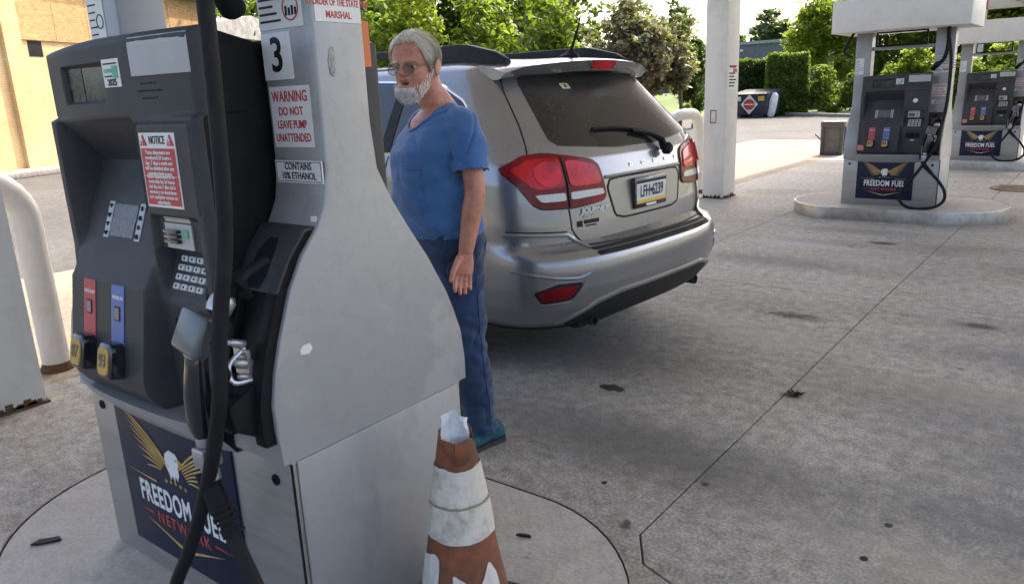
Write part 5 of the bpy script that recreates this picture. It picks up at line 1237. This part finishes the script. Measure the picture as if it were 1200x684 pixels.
# mouth, eyes
MB().loft([[HT @ Vector((.015*a*math.cos(q), -.072-o, .063+.0075*a*math.sin(q))) for q in np.linspace(0, 2*math.pi, 17)[:-1]] for o, a in ((-.01, 1), (.0085, 1.), (.0095, .5))]).build('mouth', mat('mouth_dark', (.07, .015, .012), .5), bo)
for sg in (-1, 1):
    b = MB(); b.lathe([(.0115*math.sin(a), -.0115*math.cos(a)) for a in np.linspace(.05, math.pi-.05, 11)], 16, HT @ Matrix.Translation((sg*.032, -.062, .121))); b.build('eye', mat('eye_white', (.5, .45, .42), .3), bo, smooth=True)
    MB().lathe([(.005, 0), (.004, .0015), (0, .002)], 12, HT @ Matrix.Translation((sg*.032, -.0732, .1205)) @ Matrix.Rotation(R(90), 4, 'X'), cap=False).build('iris', black_p, bo)
    MB().tube(smooth_path([HT @ Vector((sg*x, -y, z)) for x, y, z in ((.017, .085, .1265), (.032, .083, .1295), (.047, .072, .126))], 4), .003, 6).build('eyelid', bo.data.materials[0], bo)
# hair and beard, in strands over an under-layer
def hair_mat(name, col):
    mt, nt, b = new_mat(name); g = N(nt, 'ShaderNodeNewGeometry')
    L(nt, ramp(nt, g.outputs['Random Per Island'], [(0., tuple(c*.6 for c in col)), (.5, col), (1., tuple(min(1, c*1.25) for c in col))]), b.inputs['Base Color']); b.inputs['Roughness'].default_value = .45; return mt
hair_m = hair_mat('grey_hair', (.86, .81, .69)); beard_m = hair_mat('white_beard', (.78, .75, .7))
def strands(roots, flow, length, width, seg=3, lift=.003):
    V = []; F = []
    for (phi, z) in roots:
        ln = length*random.uniform(.7, 1.25); o0 = random.uniform(.001, .009)+(.006*random.random()**3); pts = []
        p, q = phi, z; 
        for k in range(seg+1):
            pts.append(head_point(p, min(q, .2445), o0+lift*k*.6))
            dp, dq = flow(p, q); p += dp*ln/seg+random.gauss(0, .02); q += dq*ln/seg
            if q > .243: q = .243
        i0 = len(V); side = (pts[1]-pts[0]).cross(pts[0]-HC).normalized()
        for k, a in enumerate(pts): w = width*(1-.7*k/seg); V += [tuple(a-side*w), tuple(a+side*w)]
        F += [(i0+2*k, i0+2*k+1, i0+2*k+3, i0+2*k+2) for k in range(seg)]
    m_ = MB(); m_.add(V, F); return m_
def hairline(phi):
    a = abs((phi+math.pi) % (2*math.pi)-math.pi)
    return float(np.interp(a, [0, .5, .85, 1.05, 1.3, 1.5, 1.75, 2.0, 2.4, 3.15], [.222, .215, .198, .158, .12, .105, .112, .07, .04, .03]))
und = MB(); rows = []
for t in np.linspace(0, 1, 14): rows.append([head_point(ph, hairline(ph)+(.2446-hairline(ph))*t, .002+.004*math.sin(min(1, t*2.5)*math.pi/2)) for ph in np.linspace(-math.pi, math.pi, 61)[:-1]])
und.loft(rows); hair = und.build('hair', mat('hair_base', (.8, .75, .64), .6, var=.2, scale=60, stretch=(1, 1, .3)), bo, smooth=True)
roots = []
while len(roots) < 5200:
    ph = random.uniform(-math.pi, math.pi); z = random.uniform(.03, .2445)
    if z > hairline(ph)-.004: roots.append((ph, z))
def hair_flow(p, q):
    a = (p+math.pi) % (2*math.pi)-math.pi
    if q > .2: return (14.*(1 if a > -1.2 else -1)*.55, -.45)
    return (6.5*math.copysign(1, a), -.85)
strands(roots, hair_flow, .045, .0011, 3).build('hair_strands', hair_m, hair, fix=False)
br = []
while len(br) < 2000:
    ph = random.uniform(-1.55, 1.55); z = random.uniform(-.002, .115)
    jaw = float(np.interp(abs(ph), [0, .35, .6, .9, 1.2, 1.5], [.046, .048, .052, .06, .085, .11])); lo = -.002
    mus = abs(ph) < .42 and .072 < z < .086
    chin = z < jaw and (abs(ph) < .5 or random.random() < .07)
    if chin: br.append((ph, max(z, .003)))
def beard_flow(p, q): return (-1.2*p*.0 if q > .03 else 0, -1.)
bd_ = strands(br, beard_flow, .014, .0012, 2, .005); bd_.build('beard', beard_m, bo, fix=False)
# fuller chin of the beard
ch = MB(); ch.loft([[head_point(ph, z, o)+Vector((0, 0, dz)) for ph in np.linspace(-.5, .5, 19)] for z, o, dz in ((.047, .001, 0), (.035, .004, 0), (.018, .006, -.002), (.006, .006, -.004), (.001, .002, -.008), (.0, -.02, -.008))], closed=False, cap=False); cho = ch.build('chin_beard', mat('beard_base', (.8, .77, .72), .7, var=.15, scale=90), bo, smooth=True)
V = []; 
extra = MB()
for _ in range(1000):
    ph = random.gauss(0, .32); a = head_point(ph, random.uniform(.002, .04), random.uniform(.006, .016)); d = Vector((random.gauss(0, .003), random.gauss(-.004, .003), -random.uniform(.006, .018))); sd_ = d.cross(Vector((random.random()-.5, random.random()-.5, .1))).normalized()*.0011
    extra.add([a-sd_, a+sd_, a+d*.6+sd_*.8, a+d, a+d*.6-sd_*.8], [(0, 1, 2, 3, 4)])
extra.build('beard_strands', beard_m, cho, fix=False)
eb = MB()
for sg in (-1, 1):
    for _ in range(60):
        x = random.uniform(.016, .05)*sg; ph = math.asin(max(-1, min(1, x/.075)))*.8; a = head_point(ph, .1415+random.uniform(-.003, .004), .002); d = Vector((sg*.006, -.002, random.uniform(-.001, .004))); sd_ = Vector((0, 0, .0008)); eb.add([a-sd_, a+sd_, a+d], [(0, 1, 2)])
eb.build('eyebrows', beard_m, bo, fix=False)
# glasses
wire_m = mat('wire_frame', (.3, .25, .2), .3, metal=.9)
gl = MB(); lensm = mat('tinted_lens', (.08, .065, .065), .06, var=.1, spec=.8)
lensm.node_tree.nodes['Principled BSDF'].inputs['Alpha'].default_value = .6
def rim(sg): return [HT @ Vector((sg*(.034+.0255*math.copysign(abs(math.cos(a))**.8, math.cos(a))), -.1005+.10*(.034+.0255*math.cos(a))**1.6*3.0, .116+.021*math.copysign(abs(math.sin(a))**.85, math.sin(a)))) for a in np.linspace(0, 2*math.pi, 25)[:-1]]
for sg in (-1, 1):
    r_ = rim(sg); gl.tube(r_+[r_[0]], .0013, 6, cap=False)
    gl.tube([HT @ Vector((sg*.059, -.089, .123)), HT @ Vector((sg*.078, -.06, .124)), HT @ Vector((sg*.082, .0, .121)), HT @ Vector((sg*.082, .02, .11))], .0013, 6)
gl.tube([HT @ Vector((x, -y, .121)) for x, y in ((-.0085, .1015), (0, .107), (.0085, .1015))], .0013, 6)
go = gl.build('glasses', wire_m, bo, smooth=True)
for sg in (-1, 1): MB().add(rim(sg), [tuple(range(24))]).build('spectacle_lens', lensm, go)
# ---- T-shirt
def fabric(name, col, scale=2.5, var=.12, weave=900.):
    m_ = mat(name, col, .85, var=var, scale=scale, bump=.25, bscale=weave, sheen=.25); return m_
sh = MB()
SR = [(.925, .118, .187, .150), (.95, .122, .190, .155), (1.05, .143, .195, .162), (1.17, .152, .198, .16), (1.28, .15, .210, .15), (1.36, .122, .197, .118), (1.405, .112, .15, .092), (1.437, .108, .098, .076), (1.455, .112, .078, .066)]
sh.loft([ring(P3(0, f, z), a, b, 36, 2.3) for z, f, a, b in SR])
sl_l = [P3(.12, .09, 1.375), P3(.18, .09, 1.355), P3(.218, .088, 1.27), P3(.236, .092, 1.195)]
limb(sh, sl_l, [.075, .078, .074, .077]); limb(sh, [Vector((-p.x, p.y, p.z)) for p in sl_l], [.075, .078, .074, .077])
sm_ = remeshed(sh, .0065, 4, 't_shirt')
bm = bmesh.new(); bm.from_mesh(sm_)
for v in bm.verts:
    p = v.co; n = v.normal
    w = mnoise.noise(Vector((p.x*7+p.z*5, p.y*7, p.z*9-p.y*5)))*.011+mnoise.noise(Vector((p.x*16, p.y*16+p.z*8, p.z*20)))*.0042
    fold = math.sin((p.z*46+p.y*38)+3*mnoise.noise(p*6))*.0042*max(0, 1-abs(p.z-1.2)/.22)
    drag = math.sin((p.z+.7*abs(p.x)-.4*p.y)*70+4*mnoise.noise(p*5))*.005*max(0, 1-abs(p.z-1.0)/.13)
    cz = (1-min(1, abs(mnoise.noise(Vector((p.x*5+p.z*4, p.y*6, p.z*9-p.y*7+p.x*3))))*5))**2*-.009
    v.co += n*max(-.007, w+fold+drag+cz)
nk = lambda p: ((p.x/.083)**2+((-p.y-.150)/.085)**2 < 1 and p.z > 1.355-.0*p.y)
kill = [f for f in bm.faces if nk(f.calc_center_median()) or f.calc_center_median().z < .929 or (abs(f.calc_center_median().x) > .17 and f.normal.z < -.75 and 1.16 < f.calc_center_median().z < 1.22)]
bmesh.ops.delete(bm, geom=kill, context='FACES'); bm.to_mesh(sm_); bm.free()
shirt_m = fabric('blue_cotton', (.047, .145, .35))
shirt = link('t_shirt', sm_, shirt_m, man)
so = shirt.modifiers.new('thickness', 'SOLIDIFY'); so.thickness = .0035; so.offset = -1
bvh = BVHTree.FromPolygons([v.co[:] for v in sm_.vertices], [p.vertices[:] for p in sm_.polygons])
pg = MB(); g_ = []; nx_, nz_ = 10, 12
for z in np.linspace(1.10, 1.215, nz_):
    for x in np.linspace(.05, .145, nx_):
        h_ = bvh.ray_cast(Vector((x+.05, -.8, z)), Vector((-.05, .55, 0)).normalized()); q = h_[0] if h_[0] else Vector((x, -.3, z)); g_.append(q+Vector((.0, -.0035, 0)))
pg.add(g_, [(j*nx_+i, j*nx_+i+1, (j+1)*nx_+i+1, (j+1)*nx_+i) for j in range(nz_-1) for i in range(nx_-1)]).build('pocket', shirt_m, shirt, smooth=True)
pg = MB(); pg.tube([g_[(nz_-1)*nx_+i]+Vector((0, -.001, 0)) for i in range(nx_)], .0035, 6); pg.build('pocket_hem', shirt_m, shirt, smooth=True)
col_ = MB(); cp = []
for a in np.linspace(0, 2*math.pi, 41)[:-1]:
    d = Vector((.090*math.cos(a), -.150-.092*math.sin(a), 0)); h_ = bvh.find_nearest(Vector((d.x, d.y, 1.43 if math.sin(a) < -.2 else (1.40 if abs(math.cos(a)) > .6 else 1.375)))); cp.append(h_[0]+h_[1]*.001)
cp = [cp[i]*.5+cp[i-1]*.25+cp[(i+1) % 40]*.25 for i in range(40)]
col_.tube(cp+[cp[0]], .0065, 8, cap=False).build('collar', shirt_m, shirt, smooth=True)
# ---- jeans
jn = MB()
jn.loft([ring(P3(0, f, z), a, b, 36, 2.4) for z, f, a, b in ((.78, .105, .165, .125), (.84, .108, .19, .145), (.90, .115, .192, .15), (.96, .122, .184, .148), (.985, .125, .182, .146))])
for sg, ank in ((1, (.163, .072)), (-1, (-.13, .13))):
    limb(jn, [P3(sg*.095, .105, .86), P3(sg*.108, .105, .72), P3(sg*.128, .10, .50), P3(sg*.146+0, .085, .28), P3(ank[0], ank[1], .05)], [.105, .104, .084, .076, .074], 26)
jm = remeshed(jn, .007, 3, 'jeans'); bm = bmesh.new(); bm.from_mesh(jm)
for v in bm.verts:
    p = v.co
    w = mnoise.noise(Vector((p.x*6, p.y*6, p.z*5)))*.012+mnoise.noise(Vector((p.x*14+p.z*6, p.y*14, p.z*26)))*.006
    acc = math.sin(p.z*105+4*mnoise.noise(p*7))*.008*max(0, 1-(p.z-.05)/.2)+math.sin((p.z+.5*p.y)*75+4*mnoise.noise(p*6))*.006*max(0, 1-abs(p.z-.5)/.15)+math.sin((p.z-.7*p.y)*70+3*mnoise.noise(p*5))*.006*max(0, 1-abs(p.z-.80)/.14)
    cz = (1-min(1, abs(mnoise.noise(Vector((p.x*6, p.y*6+p.z*3, p.z*9-p.y*5))))*5))**2*-.008
    v.co += v.normal*(w+acc+cz)
bm.to_mesh(jm); bm.free()
denim = mat('denim', (.019, .043, .105), .9, var=.5, scale=5, dirt=.35, dirtcol=(.04, .075, .15), bump=.3, bscale=700, sheen=.2)
jeans = link('jeans', jm, denim, man)
jb = BVHTree.FromPolygons([v.co[:] for v in jm.vertices], [p.vertices[:] for p in jm.polygons])
def on_jeans(s, f, z, d, off=.001):
    h_ = jb.ray_cast(P3(s, f, z)+d*.5, -d); return h_[0]+h_[1]*off if h_[0] else P3(s, f, z)
stitch = mat('denim_seam', (.035, .07, .16), .9, var=.3, scale=40)
seam = [on_jeans(float(np.interp(z, [.05, .28, .5, .72, .95], [.163, .146, .128, .108, .09])), float(np.interp(z, [.05, .5, .95], [.06, .085, .10])), z, Vector((1, .15, 0)).normalized()) for z in np.linspace(.06, .92, 40)]
MB().tube(seam, .0035, 6).build('side_seam', stitch, jeans, smooth=True)
pkt = [on_jeans(.1, f, z, Vector((.8, -.6, 0)).normalized()) for f, z in ((.14, .93), (.15, .885), (.175, .865), (.22, .86))]
MB().tube(smooth_path(pkt, 5), .003, 6).build('pocket_seam', stitch, jeans, smooth=True)
pk_ = [on_jeans(.1, f, z, Vector((.55, .83, 0)).normalized()) for f, z in ((.05, .90), (.02, .895), (.0, .80), (.03, .775), (.07, .80), (.05, .90))]
MB().tube(pk_, .003, 6).build('pocket_seam', stitch, jeans, smooth=True)
# ---- shoes
for (s0, f0, yaw) in ((.165, .02, 8), (-.135, .07, -10)):
    sl_ = MB(); M = Matrix.Translation(P3(s0, f0, 0)) @ Matrix.Rotation(R(yaw), 4, 'Z')
    pr = [(-.05, .026, .07, .02), (-.035, .036, .095, .012), (0, .038, .10, .012), (.06, .038, .092, .012), (.11, .043, .072, .012), (.16, .048, .055, .012), (.20, .043, .045, .013), (.225, .026, .032, .016), (.235, .008, .024, .018)]
    up_ = MB(); up_.loft([[M @ Vector((w*math.copysign(abs(math.cos(a))**.75, math.cos(a)), -f, z0+(h-z0)*.5*(1+math.copysign(abs(math.sin(a))**.8, math.sin(a))))) for a in np.linspace(0, 2*math.pi, 23)[:-1]] for f, w, h, z0 in pr])
    shoe = up_.build('shoe', mat('teal_knit', (.012, .09, .12), .75, var=.6, scale=38, dirt=.5, dirtcol=(.015, .02, .03), bump=.3, bscale=260), man, smooth=True)
    so_ = MB(); so_.loft([[M @ Vector((w*1.08*math.cos(a), -(f+.05*math.sin(a)*0), z)) for a in (0, math.pi)]+[M @ Vector((-w*1.08, -f, .0)), M @ Vector((w*1.08, -f, .0))] for f, w, z in ((-.056, .02, .022), (-.04, .036, .024), (.05, .038, .022), (.12, .044, .02), (.19, .046, .02), (.225, .03, .022), (.24, .008, .022))])
    so_.build('sole', mat('sole_rubber', (.03, .03, .035), .7), shoe)
    for k in range(5): MB().tube([M @ Vector((-.022, -.06-.02*k, .099-.008*k)), M @ Vector((0, -.07-.02*k, .102-.009*k)), M @ Vector((.022, -.066-.02*k, .097-.008*k))], .0035, 6).build('lace', mat('blue_lace', (.04, .2, .34), .7), shoe)

# ================================================================== CONE, small things on the ground
cone = tag(empty('traffic_cone', (-1.2, 1.22, .13), R(14)), 'battered faded orange traffic cone with torn white sleeve beside the pump', 'traffic cone')
def cone_mat():
    mt, nt, b = new_mat('faded_cone'); tc = N(nt, 'ShaderNodeTexCoord')
    n1 = N(nt, 'ShaderNodeTexNoise', Scale=9., Detail=9., Roughness=.72, Distortion=.8); L(nt, tc.outputs['Object'], n1.inputs['Vector'])
    n2 = N(nt, 'ShaderNodeTexNoise', Scale=38., Detail=6., Roughness=.7); L(nt, tc.outputs['Object'], n2.inputs['Vector'])
    c = ramp(nt, n1.outputs[0], [(.25, (.10, .045, .022)), (.45, (.16, .06, .028)), (.62, (.27, .075, .034)), (.82, (.33, .13, .07))])
    c = mixc(nt, ramp(nt, n2.outputs[0], [(.45, 0.), (.7, .7)]), c, (.09, .05, .03)); L(nt, c, b.inputs['Base Color']); b.inputs['Roughness'].default_value = .75
    bp = N(nt, 'ShaderNodeBump', Strength=.5, Distance=.004); L(nt, n1.outputs[0], bp.inputs['Height']); L(nt, bp.outputs[0], b.inputs['Normal']); return mt
cm = cone_mat()
def crad(z): return .128-.155*z
n = 48; V = []; F = []; zs_ = np.linspace(.03, .56, 28)
for j, z in enumerate(zs_):
    for k in range(n):
        a = 2*math.pi*k/n; wob = .004*mnoise.noise(Vector((math.cos(a)*2, math.sin(a)*2, z*7)))
        zz = z
        if j == len(zs_)-1: zz = .555-.07*max(0, math.cos(a-5.4))**2+.018*mnoise.noise(Vector((math.cos(a)*5, math.sin(a)*5, 3)))
        r_ = crad(zz)+wob; V.append((r_*math.cos(a), r_*math.sin(a), zz))
F = [(j*n+k, j*n+(k+1) % n, (j+1)*n+(k+1) % n, (j+1)*n+k) for j in range(len(zs_)-1) for k in range(n)]
mb = MB(); mb.add(V, F); co = mb.build('cone_body', cm, cone, smooth=True)
sd2 = co.modifiers.new('thickness', 'SOLIDIFY'); sd2.thickness = .005; sd2.offset = -1
MB().box((-.17, -.17, 0), (.17, .17, .03)).build('cone_base', mat('base_rubber', (.04, .035, .032), .85, var=.3), cone, bevel=.012)
sleeve_m = mat('sleeve_white', (.58, .55, .47), .55, var=.1, scale=9, dirt=.85, dirtcol=(.26, .2, .13), bump=.8, bscale=35)
def wrap(z0f, z1f, a0, a1, name, material, off=.003, na=60, nz=14):
    V = []; 
    for j in range(nz):
        for i in range(na):
            a = a0+(a1-a0)*i/(na-1); t = j/(nz-1); z = z0f(a)*(1-t)+z1f(a)*t; r_ = crad(z)+off+.0022*mnoise.noise(Vector((math.cos(a)*7, math.sin(a)*7, z*26)))+.004*mnoise.noise(Vector((math.cos(a)*2, math.sin(a)*2, z*7)))
            V.append((r_*math.cos(a), r_*math.sin(a), z))
    m_ = MB(); m_.add(V, [(j*na+i, j*na+i+1, (j+1)*na+i+1, (j+1)*na+i) for j in range(nz-1) for i in range(na-1)]); return m_.build(name, material, cone, smooth=True)
wig = lambda z, am, fr, ph: (lambda a: z+am*math.sin(a*fr+ph)+am*.7*mnoise.noise(Vector((a*4, z*9, 0))))
wrap(wig(.288, .003, 2, 0), wig(.472, .003, 3, 1), 0, 2*math.pi, 'sleeve', sleeve_m)
torn_m = mat('torn_white', (.62, .6, .56), .5, var=.08, scale=9, dirt=.3, dirtcol=(.35, .25, .2))
wrap(wig(.07, .01, 5, 0), wig(.245, .005, 9, .5), 3.75, 4.55, 'torn_sleeve', torn_m)
wrap(wig(.10, .012, 7, 2), wig(.188, .025, 6.5, .3), 4.95, 6.2, 'torn_sleeve', torn_m)
wrap(wig(.376, .0005, 2, 0), wig(.381, .0005, 3, 1), 0, 2*math.pi, 'sleeve_seam', mat('seam_brown', (.25, .2, .14), .7), .0055, nz=2)
pp = MB(); V = []
for j in range(9):
    for i in range(9):
        u, v = (i-4)/4, j/8; V.append((u*.034+.006*mnoise.noise(Vector((u*3, v*3, 1))), .012*math.sin(u*2.4+v*3)+.012*mnoise.noise(Vector((u*2.5, v*3, 5))), .505+v*.105+(.02*mnoise.noise(Vector((u*4, 0, 9))) if j == 8 else 0)-.02*abs(u)*v))
pp.add(V, [(j*9+i, j*9+i+1, (j+1)*9+i+1, (j+1)*9+i) for j in range(8) for i in range(8)])
paper = tag(pp.build('crumpled_paper', mat('paper', (.72, .73, .74), .8, var=.05)), 'crumpled white paper stuffed into the torn top of the cone', 'paper')
paper.location = (-1.2, 1.22, .13); paper.rotation_euler = (0, 0, R(40))
# weed in the joint, a leaf, scraps
wd = MB()
for k in range(46):
    a = random.uniform(0, 6.28); l_ = random.uniform(.02, .055); c = Vector((0, 0, 0)); d = Vector((math.cos(a)*l_, math.sin(a)*l_, random.uniform(.008, .03))); s_ = d.cross(Vector((0, 0, 1))).normalized()*.003
    wd.add([c-s_, c+s_, c+d*.6+s_+Vector((0, 0, .01)), c+d], [(0, 1, 2, 3)]) if k else wd.lathe([(.012, 0), (.004, .012)], 8)
wo_ = tag(wd.build('dry_weed', mat('dry_weed', (.09, .055, .03), .9, var=.4, scale=40), fix=False), 'small dry brown weed growing in the long pavement joint', 'weed'); wo_.location = (-1.10, 3.5, -.004)
lf = MB()
for k in range(5):
    a = k*1.3; lf.add([(0, 0, .004), (.02*math.cos(a-.4), .02*math.sin(a-.4), .012), (.045*math.cos(a), .045*math.sin(a), .008), (.02*math.cos(a+.4), .02*math.sin(a+.4), .01)], [(0, 1, 2, 3)])
lo_ = tag(lf.build('green_leaf', mat('leaf_green', (.08, .2, .04), .6), fix=False), 'small green leaf sprig lying on the concrete at bottom right', 'leaf'); lo_.location = (.16, 2.16, .002)
for k, (x, y, z, l_, w_, a, lab) in enumerate(((-1.32, 1.62, .1325, .05, .012, .3, 'short black strip of debris on the island, left of its curved edge'), (-2.58, .70, .1325, .09, .03, .9, 'flat dark scrap on the island, left of the pump cabinet'))):
    b = MB(); b.prism([(-l_*.5, -w_*.4), (-l_*.1, -w_*.5), (l_*.5, -w_*.2), (l_*.35, w_*.5), (-l_*.3, w_*.4)], 2, 0, .006); o = tag(b.build('debris_scrap', black_p), lab, 'debris'); o.location = (x, y, z); o.rotation_euler = (0, 0, a)
